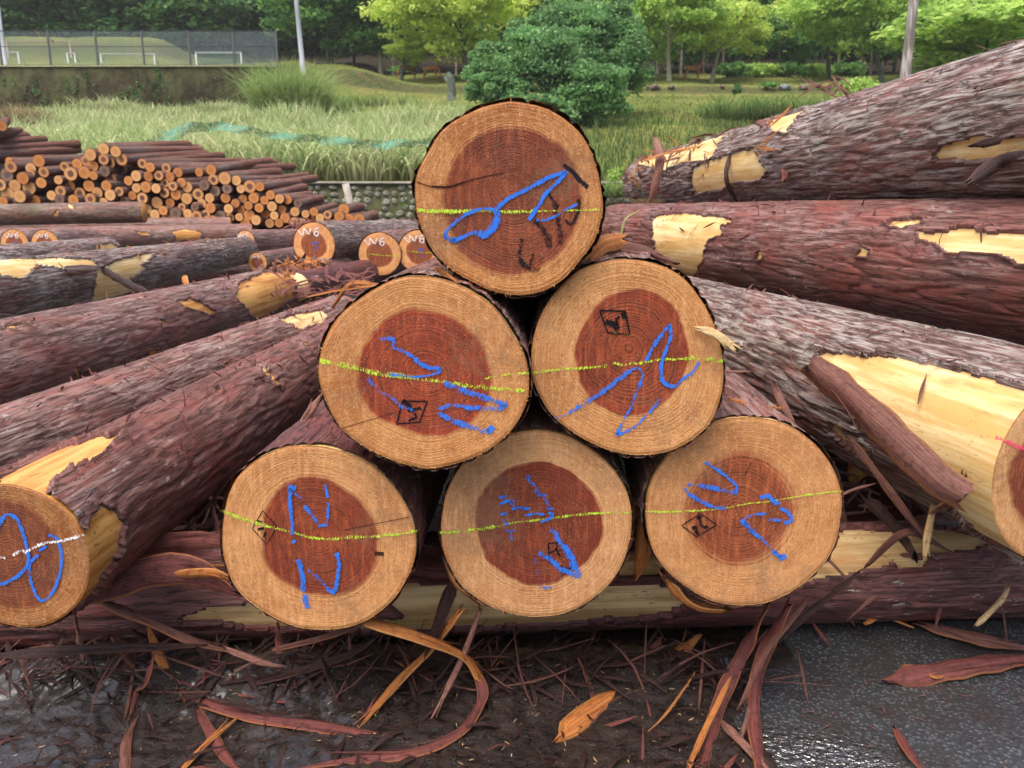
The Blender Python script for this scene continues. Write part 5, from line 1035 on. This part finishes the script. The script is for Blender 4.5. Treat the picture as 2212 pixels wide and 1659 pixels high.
for i in range(16):                     # wet red strips tangled under the near left log and the pyramid
    x = [230, 300, 360, 420, 470, 540, 600, 660, 250, 330, 700, 860, 1080, 1160, 1250, 1420][i]; y = rr.uniform(1350, 1400) if i < 8 else rr.uniform(1380, 1440); dx = rr.uniform(-160, 200); dy = rr.uniform(30, 130); z0 = rr.uniform(.06, .14)
    strip([(x, y, z0), (x+dx*.35, y+dy*.35+rr.uniform(-15, 15), z0*.55), (x+dx*.7, y+dy*.7+rr.uniform(-20, 20), z0*.25), (x+dx, y+dy, .014)], rr.uniform(.010, .024), [S_RED, S_DRK, S_BRN][i % 3],
          ['wet red', 'wet near-black', 'wet brown'][i % 3]+' strip tangled '+['under the near left log end', 'beside the plank-like strip', 'left of the orange-edged strip', 'above the long reddish strip', 'below the yellow band of the bedding log', 'under the bottom left log', 'in front of the bottom left log', 'where the big orange strip starts', 'at the far left of the litter', 'over the dull red strip', 'behind the slanting orange strip', 'beneath the orange curl', 'under the bottom middle log', 'in front of the bottom middle log', 'between the middle and right bottom logs', 'left of the two long red strips'][i], taper=(.4, .2), twist=rr.uniform(-1, 1))
# purple-brown sheets on the bedding log
strip([(250,1190,1.80),(330,1175,1.80),(430,1165,1.82),(520,1170,1.84)], .05, S_RED, 'purplish bark sheet on the bedding log left of the pyramid', nrm=(0,-1,.6))
strip([(215,1275,1.66),(300,1240,1.68),(400,1230,1.70),(500,1270,1.72)], .075, S_RED, 'wide purplish bark sheet below the near left log', nrm=(0,-1,.6), curl=.12)
strip([(200,1210,1.8),(330,1215,1.78),(480,1222,1.8)], .012, S_OR, 'yellowish fibre lying along the bedding log')
strip([(380,1240,1.69),(460,1238,1.69),(510,1258,1.7)], .018, S_OR, 'orange fold of bark above the purplish sheet', nrm=(0,-1,.4))
strip([(1330,1180,1.8),(1365,1120,1.74),(1385,1020,1.7)], .03, S_OR, 'orange bark flap between the bottom middle and bottom right logs', nrm=(0,-1,.1), curl=.5)
strip([(1375,1235,1.68),(1388,1180,1.66),(1392,1110,1.66)], .036, S_OR, 'curled orange flap hanging right of the bottom middle log', nrm=(-.4,-1,0), taper=(.15,.8), curl=.6)
strip([(1440,1255,1.60),(1470,1290,1.60),(1510,1312,1.60),(1560,1318,1.61)], .034, S_OR, 'orange bark curl under the bottom right log', nrm=(0,-.3,-1), taper=(.3,.5), curl=.4)
strip([(968,1230,1.62),(985,1265,1.61),(1015,1290,1.61)], .022, S_OR, 'small orange bark curl under the bottom middle log', nrm=(0,-.4,-1))
strip([(1880,1215,1.9),(1960,1150,1.86),(2050,1190,1.9)], .018, S_BRN, 'brown strip bridging the stripped part of the bedding log', nrm=(0,-1,.5))
strip([(1843,955,1.95),(1900,1030,1.9),(1960,1110,1.86),(2000,1160,1.85)], .020, S_BRN, 'long brown strip hanging off the right stack to the bedding log', nrm=(0,-1,.2))
strip([(1878,1080,1.92),(1925,1130,1.9),(1970,1190,1.86)], .032, S_DRK, 'dark strip leaning on the stripped bedding log', nrm=(0,-1,.2), taper=(.3,.6))
strip([(2018,1090,1.84),(2008,1140,1.82),(1998,1200,1.80)], .016, S_PALE, 'pale upright splinter below the right stack', nrm=(0,-1,0), taper=(.9,.6))
strip([(1815,1070,2.0),(1850,1055,2.0),(1890,1045,2.0)], .007, S_PINK, 'thin twig-like strip in the dark gap at right')
strip([(2080,1040,1.66),(2065,1080,1.68),(2020,1105,1.78)], .03, S_BRN, 'ragged brown tuft under the big curled bark strip', nrm=(0,-1,0))
# curled sheet hanging off the stripped log
strip([(1760,790,1.98),(1800,820,1.93),(1870,880,1.80),(1960,965,1.66),(2040,1040,1.57),(2078,1062,1.55)], .072, S_BRN, 'big curled bark strip hanging off the stripped right log', nrm=(-.45,-1,.35), curl=.5, taper=(.8,.8), nm='bark_sheet', th=.006)
# around the pyramid
strip([(1272,560,1.60),(1300,530,1.62),(1335,520,1.66)], .038, S_OR, 'orange split chunk lodged beside the top log', nrm=(0,-1,.5), nm='bark_flake', cat='bark flake', th=.01, taper=(.9,.8))
strip([(1310,525,1.72),(1380,540,1.72),(1442,562,1.72)], .030, S_BRN, 'bark sheet lying on the right middle log behind its rim', nrm=(0,-.6,1))
strip([(1330,538,1.7),(1400,548,1.7)], .008, S_PINK, 'pink sliver on the bark sheet beside the top log')
strip([(1515,712,1.50),(1545,722,1.49),(1582,748,1.48)], .018, S_PALE, 'pale splinter sticking out from the right middle log\'s rim', nrm=(0,-1,.3), taper=(.2,.8), nm='splinter', cat='splinter')
strip([(1565,802,1.6),(1612,802,1.62)], .008, S_PINK, 'small pink sliver right of the right middle log')
strip([(1560,840,1.72),(1620,880,1.70),(1690,890,1.70)], .035, S_BRN, 'brown bark piece over the bottom right log', nrm=(0,-.6,1))
strip([(1678,842,1.7),(1690,870,1.69),(1706,898,1.68)], .02, S_PINK, 'pinkish upright flake over the bottom right log', nrm=(0,-1,.2))
strip([(1590,868,1.66),(1640,885,1.66),(1680,882,1.66)], .014, S_OR, 'orange sliver over the bottom right log', nrm=(0,-1,.4))
strip([(655,910,1.75),(672,885,1.75),(688,862,1.76)], .02, S_PINK, 'upright pinkish flake between the left logs and the pyramid', nrm=(0,-1,.2))
strip([(668,640,2.4),(740,625,2.3),(830,615,2.1)], .012, S_OR, 'orange splinter on the far side of the left middle log')
strip([(720,660,2.4),(760,612,2.3),(830,620,2.2)], .014, S_OR, 'bent orange splinter above the left middle log', nrm=(0,-1,.5))
strip([(745,640,2.6),(790,660,2.4),(840,655,2.2)], .02, S_PINK, 'greyish pink strip above the left middle log')
strip([(960,590,1.48),(975,600,1.48)], .02, S_OR, 'small orange knot of bark at the left middle log\'s top', nm='bark_flake', cat='bark flake')
strip([(215,578,5.3),(270,610,5.0),(340,645,4.7)], .05, S_DRK, 'dark stick leaning across the yellow patch of the left log', nm='stick', cat='stick', nrm=(0,-1,.3))
strip([(60,575,4.9),(110,582,4.9),(215,578,4.9)], .09, S_DRK, 'flat dark bark piece on the yellow torn patch', nrm=(0,-.8,1))
strip([(395,600,5.5),(405,620,5.3)], .06, S_OR, 'upright orange chip between two left logs', nrm=(0,-1,.1))
strip([(205,668,4.3),(260,662,4.3)], .02, S_PALE, 'pale splinter below the yellow torn patch')
# on the right stack
strip([(1858,532,3.3),(1878,548,3.25)], .02, S_PALE, 'pale splinter end on the level right log', nrm=(0,-1,.3))
strip([(1902,548,2.9),(1865,560,2.92),(1830,578,2.95)], .022, S_OR, 'orange bent splinter on the level right log, upper arm', nrm=(0,-1,.3))
strip([(1830,578,2.95),(1850,592,2.92),(1868,610,2.9)], .030, S_OR, 'orange bent splinter on the level right log, lower arm', nrm=(0,-1,.3))
strip([(1990,560,2.6),(2030,530,2.6),(2080,505,2.6)], .035, S_OR, 'orange frayed strip on the level right log', nrm=(0,-1,.3))
strip([(2050,548,2.5),(2090,545,2.5),(2150,540,2.5)], .035, S_OR, 'flat orange strip by the cream patch of the level log', nrm=(0,-1,.3))
strip([(1960,590,2.6),(2000,565,2.6),(2040,535,2.6)], .010, S_PALE, 'thin pale splinter crossing the frayed strip', nrm=(0,-1,.3))
strip([(2110,385,2.0),(2160,350,2.0),(2235,320,1.9)], .034, S_DRK, 'dark bark strip hanging over the yellow patch at the right edge', nrm=(0,-1,.3))
strip([(2110,312,2.3),(2160,302,2.25),(2185,295,2.2)], .022, S_DRK, 'short dark bark piece across the right yellow patch', nrm=(0,-1,.3))
strip([(1640,265,4.0),(1675,275,3.95),(1700,300,3.9)], .06, S_BRN, 'ragged brown flap between torn patches on the topmost log', nrm=(0,-1,.4))
strip([(1690,330,3.7),(1700,360,3.65),(1695,385,3.6)], .04, S_RED, 'red flap beside the middle torn patch of the topmost log', nrm=(0,-1,.2))
strip([(1395,345,4.9),(1440,330,4.85),(1500,318,4.8)], .03, S_OR, 'orange splinters on the far end of the topmost log', nrm=(0,-.6,1))
strip([(1415,300,4.95),(1425,340,4.9),(1415,400,4.9),(1402,440,4.95)], .05, S_PINK, 'pinkish strands hanging over the far end of the topmost log', nrm=(-.3,-1,0))
strip([(1575,340,4.2),(1570,390,4.15),(1600,450,4.2)], .025, S_DRK, 'thin dark strand wrapped over the topmost log', nrm=(0,-1,0))
strip([(1340,520,4.4),(1350,475,4.4),(1380,455,4.4)], .012, strip_mat('grass_stem', (.3, .36, .12), (.42, .46, .2), (.4, .42, .2)), 'pale grass stem arched over the far end of the level log', nm='dry_grass', cat='grass')

# random splinters scattered over logs and ground: too many to count
def bits(name, n, fn, mat, label, wr=(.002, .006), lr=(.02, .07), seed=1):
    r = np.random.default_rng(seed); V = []; Fc = []; A = []; Tt = []; k = 0
    for i in range(n):
        q = fn(r)
        if q is None: continue
        c, nrm = q; a = r.uniform(0, math.pi); nrm = nrm/np.linalg.norm(nrm); t = np.cross(nrm, r.normal(size=3)); t /= np.linalg.norm(t); s_ = np.cross(nrm, t)
        L = r.uniform(*lr)*.5; W = r.uniform(*wr)*.5; b = r.uniform(-.25, .35)*L; h = W*.35
        for u, wv, z in ((-1, .4, 0), (-.2, 1, b), (.4, .9, b*.8), (1, .1, 0)):
            for sx, zz in ((-1, 0), (0, h*1.6), (1, 0)): V.append(c+t*u*L+s_*sx*W*wv+nrm*(z+zz+.001)); A.append(.5+sx*.4); Tt.append(i*.73+u)
        for j in range(3):
            for m_ in range(2): a0 = k+j*3+m_; Fc.append((a0, a0+1, a0+4, a0+3))
        k += 12
    return kind(obj(name, mesh(name, V, Fc, {'v': A, 't': Tt}), mat), 'stuff', label)
def on_log(a, b, s0, s1, a0, a1, lift=.012):
    pa, pb = PD(*a[:3]), PD(*b[:3]); M_, B_, L_ = frame(pa, pb)
    def f(r):
        s_ = r.uniform(s0, s1); an = r.uniform(a0, a1); R = a[3]*(1-s_)+b[3]*s_+lift*r.uniform(.3, 1.3); nr = B_[:, 0]*math.cos(an)-B_[:, 1]*math.sin(an)
        return pa+(pb-pa)*s_+nr*R, nr+r.normal(size=3)*.5
    return f
LC = ((-260, 868, 2.75, .19), (735, 592, 6.8, .152)); L1 = ((2560, 215, 2.0, .245), (1392, 396, 5.9, .165)); L2 = ((2600, 620, 1.95, .215), (1335, 508, 5.2, .19)); L3 = ((2340, 1016, 1.72, .225), (1400, 662, 4.3, .19)); LA = ((32, 1203, 1.57, .15), (745, 742, 4.3, .145)); LB = ((-150, 1048, 2.5, .16), (735, 688, 4.9, .14)); LD = ((-260, 676, 3.7, .185), (530, 540, 8.0, .127))
bits('torn_fibres', 130, on_log(*LC, .70, .86, -.4, 1.9), S_OR, 'torn orange fibres round the big left log', (.008, .03), (.06, .22), 21)
bits('torn_flakes', 60, on_log(*LC, .66, .9, -.2, 2.2), S_BRN, 'torn brown flakes round the big left log', (.01, .04), (.06, .2), 22)
bits('torn_fibres_far', 40, on_log(*L1, .78, 1.0, 1.0, 3.4), S_OR, 'orange splinters on the far end of the topmost right log', (.004, .016), (.04, .2), 23)
bits('torn_flakes_far', 55, on_log(*L1, .6, 1.0, 1.0, 3.4), S_BRN, 'brown bark flakes on the topmost right log', (.008, .03), (.05, .2), 24)
bits('torn_tuft', 12, lambda r: (PY(1800+r.uniform(-45, 45), 190+r.uniform(-12, 14), 3.3), np.array([r.normal()*.3, -1.2, .9])), S_BRN, 'ragged tuft of torn bark standing on the topmost right log', (.004, .014), (.05, .16), 40)
bits('torn_tuft_middle', 12, lambda r: (PY(1668+r.uniform(-18, 25), 280+r.uniform(-45, 60), 3.75), np.array([r.normal(), -1.2, .2])), S_OR, 'orange torn splinters between the patches of the topmost right log', (.004, .014), (.05, .16), 41)
for nm_, lg_, n_, m_, sd_ in (('log_crumbs_level', L2, 130, S_RED, 25), ('log_crumbs_stripped', L3, 90, S_BRN, 26), ('log_crumbs_near_left', LA, 110, S_RED, 27), ('log_crumbs_slim', LB, 110, S_RED, 28), ('log_crumbs_big', LC, 130, S_RED, 29), ('log_crumbs_patched', LD, 120, S_OR, 30), ('log_crumbs_topmost', L1, 110, S_BRN, 31)):
    bits(nm_, n_, on_log(*lg_, .1, 1.0, .6, 2.9), m_, 'loose bark crumbs and slivers lying on a log', (.003, .01), (.02, .11), sd_)
def on_ground(xmin, xmax, ymin, ymax, zr=.016):
    def f(r):
        x = r.uniform(xmin, xmax); y = r.uniform(ymin, ymax); return np.array([x, y, litter_h(x, y)+r.uniform(0, .004)]), np.array([r.normal()*.3, r.normal()*.3, 1])
    return f
# litter bed: wet dark sawdust and shredded bark spread on the asphalt
gx = np.linspace(-2.4, 1.7, 420); gy = np.linspace(.95, 2.9, 240); GX, GY = np.meshgrid(gx, gy)
def lit_mask(x, y):
    e = .47+.25*(1.45-y)*-1*0+.10*perlin(np.stack([x*0+3, y*5, x*0], -1))+.06*perlin(np.stack([x*9, y*9, x*0+2], -1))
    m = sstep(.07, -.05, x-e)
    m = np.maximum(m, sstep(1.74, 1.84, y+.05*perlin(np.stack([x*6, y*3, x*0+8], -1)))*.9*sstep(.75, .5, x))
    pud = np.exp(-(((x+.40)/.12)**2+((y-1.19)/.045)**2)*1.2); return np.clip(m-pud*1.4, 0, 1)
def lit_h(x, y):
    x = np.asarray(x, float); y = np.asarray(y, float); q = np.stack([x, y, x*0], -1); m = lit_mask(x, y)
    h = .007+.012*perlin(q*5)+.006*perlin(q*22+3)+.0035*perlin(q*60+9)+.003*perlin(q*130+1); h = h+.045*np.exp(-((y-1.76)/.12)**2)*sstep(.8, .3, x)
    return np.where(m > .02, np.maximum(.0045, h)*m+.0, .0)-(m <= .02)*.004
def litter_h(x, y): return max(.002, float(lit_h(np.array([x]), np.array([y]))[0]))
GZ = lit_h(GX, GY)
ls = NT('wet_litter'); _v = ls.coord(); n1 = ls.noise(_v, 35, 5, .7); n2 = ls.noise(_v, 170, 3, .7); n3 = ls.noise(_v, 4, 4, .6)
_c = ls.mix(ls.mr(n1, .38, .65), (.004, .002, .0016), (.018, .009, .007)); _c = ls.mix(ls.mr(n3, .52, .68, 0, .3), _c, (.06, .046, .042)); _c = ls.mix(ls.mr(n2, .64, .7, 0, .8), _c, (.26, .14, .07))
ls.b.inputs['Coat Weight'].default_value = .55; ls.b.inputs['Coat IOR'].default_value = 1.9; ls.b.inputs['Coat Roughness'].default_value = .16
LITM = ls.fin(_c, ls.mr(n1, .35, .6, .22, .5), ls.bump(ls.math('ADD', n1, n2), .8, .006), .45)
Fg = grid_faces(240, 420)[:, ::-1]; mk = (GZ.ravel() > -.003); Fg = Fg[mk[Fg].any(1)]
kind(obj('bark_litter', mesh('bark_litter', np.stack([GX, GY, GZ], -1).reshape(-1, 3), Fg, smooth=True), LITM), 'stuff', 'wet dark shredded bark and sawdust covering the asphalt in front of the pyramid')
def gl(x0, x1, y0, y1):
    def f(r):
        x = r.uniform(x0, x1); y = r.uniform(y0, y1)
        if lit_mask(np.array([x]), np.array([y]))[0] < .3: return None
        return np.array([x, y, litter_h(x, y)+r.uniform(0, .006)]), np.array([r.normal()*.35, r.normal()*.35, 1])
    return f
bits('pale_chips', 520, gl(-1.3, .75, 1.0, 1.75), S_PALE, 'tiny pale wood chips strewn over the litter', (.001, .0025), (.004, .016), 2)
bits('brown_shreds', 900, gl(-1.6, .75, 1.0, 1.85), S_DRK, 'small brown bark shreds on the litter', (.002, .006), (.01, .04), 3)
bits('dark_shreds', 480, gl(-1.6, .75, 1.0, 1.95), S_DRK, 'larger dark bark shreds on the litter', (.004, .013), (.04, .14), 4)
bits('red_shreds', 90, gl(-1.6, .7, 1.1, 1.9), S_RED, 'reddish bark shreds on the litter', (.004, .011), (.04, .14), 5)
bits('heaped_shreds', 420, lambda r: (np.array([r.uniform(-1.7, .6), r.uniform(1.66, 1.8), r.uniform(.01, .06)]), np.array([r.normal()*.3, -.4, 1])), S_DRK, 'shredded bark heaped against the bedding log', (.005, .014), (.05, .18), 6)
bits('heaped_strands', 90, lambda r: (np.array([r.uniform(-1.5, .7), r.uniform(1.64, 1.78), r.uniform(.02, .08)]), np.array([r.normal()*.3, -.4, 1])), S_BRN, 'brown bark strands heaped against the bedding log', (.003, .008), (.08, .24), 7)
bits('asphalt_chips', 130, lambda r: (np.array([r.uniform(.4, 1.6), r.uniform(1.0, 1.75), .003]), np.array([r.normal()*.1, r.normal()*.1, 1])), S_BRN, 'few bark crumbs on the wet asphalt', (.002, .005), (.006, .03), 8)
bits('gap_shreds', 520, lambda r: (np.array([r.choice([-1, 1])*r.uniform(.5, 1.4), r.uniform(1.9, 3.4), r.uniform(.05, .3)]), np.array([r.normal()*.3, -.8, 1])), S_BRN, 'bark shreds in the gaps behind the bedding log', (.006, .02), (.06, .25), 9)
# shreds lying about between the left logs and the end-on logs, and along the front of the thin-log stack
bits('stack_shreds', 160, lambda r: (PY(r.uniform(540, 800), r.uniform(585, 640), 5.2+r.random()*1.2), np.array([0, -.5, 1.])), S_RED, 'reddish bark shreds around the end-on logs', (.01, .03), (.06, .25), 10)
bits('tail_shreds', 420, lambda r: (PY(r.uniform(600, 930), 0, 12.6)*[1, 1, 0]+np.array([0, 0, z_at(12.6, r.uniform(478, 515))]), np.array([0, -.5, 1.])), S_RED, 'reddish shreds heaped at the tail of the far stack', (.015, .04), (.1, .35), 11)
# mound of bark waste between the far stack and the end-on logs
xs_ = np.linspace(-4.6, -.5, 60); ys_ = np.linspace(10.2, 13.4, 60); A_, B_ = np.meshgrid(xs_, ys_)
zt = np.interp(A_/B_*F+CX, [400, 560, 700, 800, 930], [535, 512, 490, 496, 500]); Zm = np.array([[z_at(b, t)-.12*abs(b-11) for b, t in zip(br, tr)] for br, tr in zip(B_, zt)])+.06*perlin(np.stack([A_*3, B_*3, A_*0], -1))
Zm = np.where(B_ > 13, .3, Zm)
o = obj('bark_waste', mesh('bark_waste', np.stack([A_, B_, np.maximum(Zm, .1)], -1).reshape(-1, 3), grid_faces(60, 60)[:, ::-1], smooth=True), flat('bark_waste', (.16, .07, .05), .85, .5, 9)); kind(o, 'stuff', 'heap of reddish bark waste between the log rows')
mb = MB(); mb.box((0, 0, .3), (.12, .05, .9)); o = mb.build('wooden_stake', flat('weathered_plank', (.34, .32, .28), .8, .2, 12)); q = PY(766, 470, 14.5); o.location = (q[0], q[1], q[2]-.15); o.rotation_euler = (0, -.18, 0); tag(o, 'grey wooden stake leaning in front of the stone wall', 'stake')
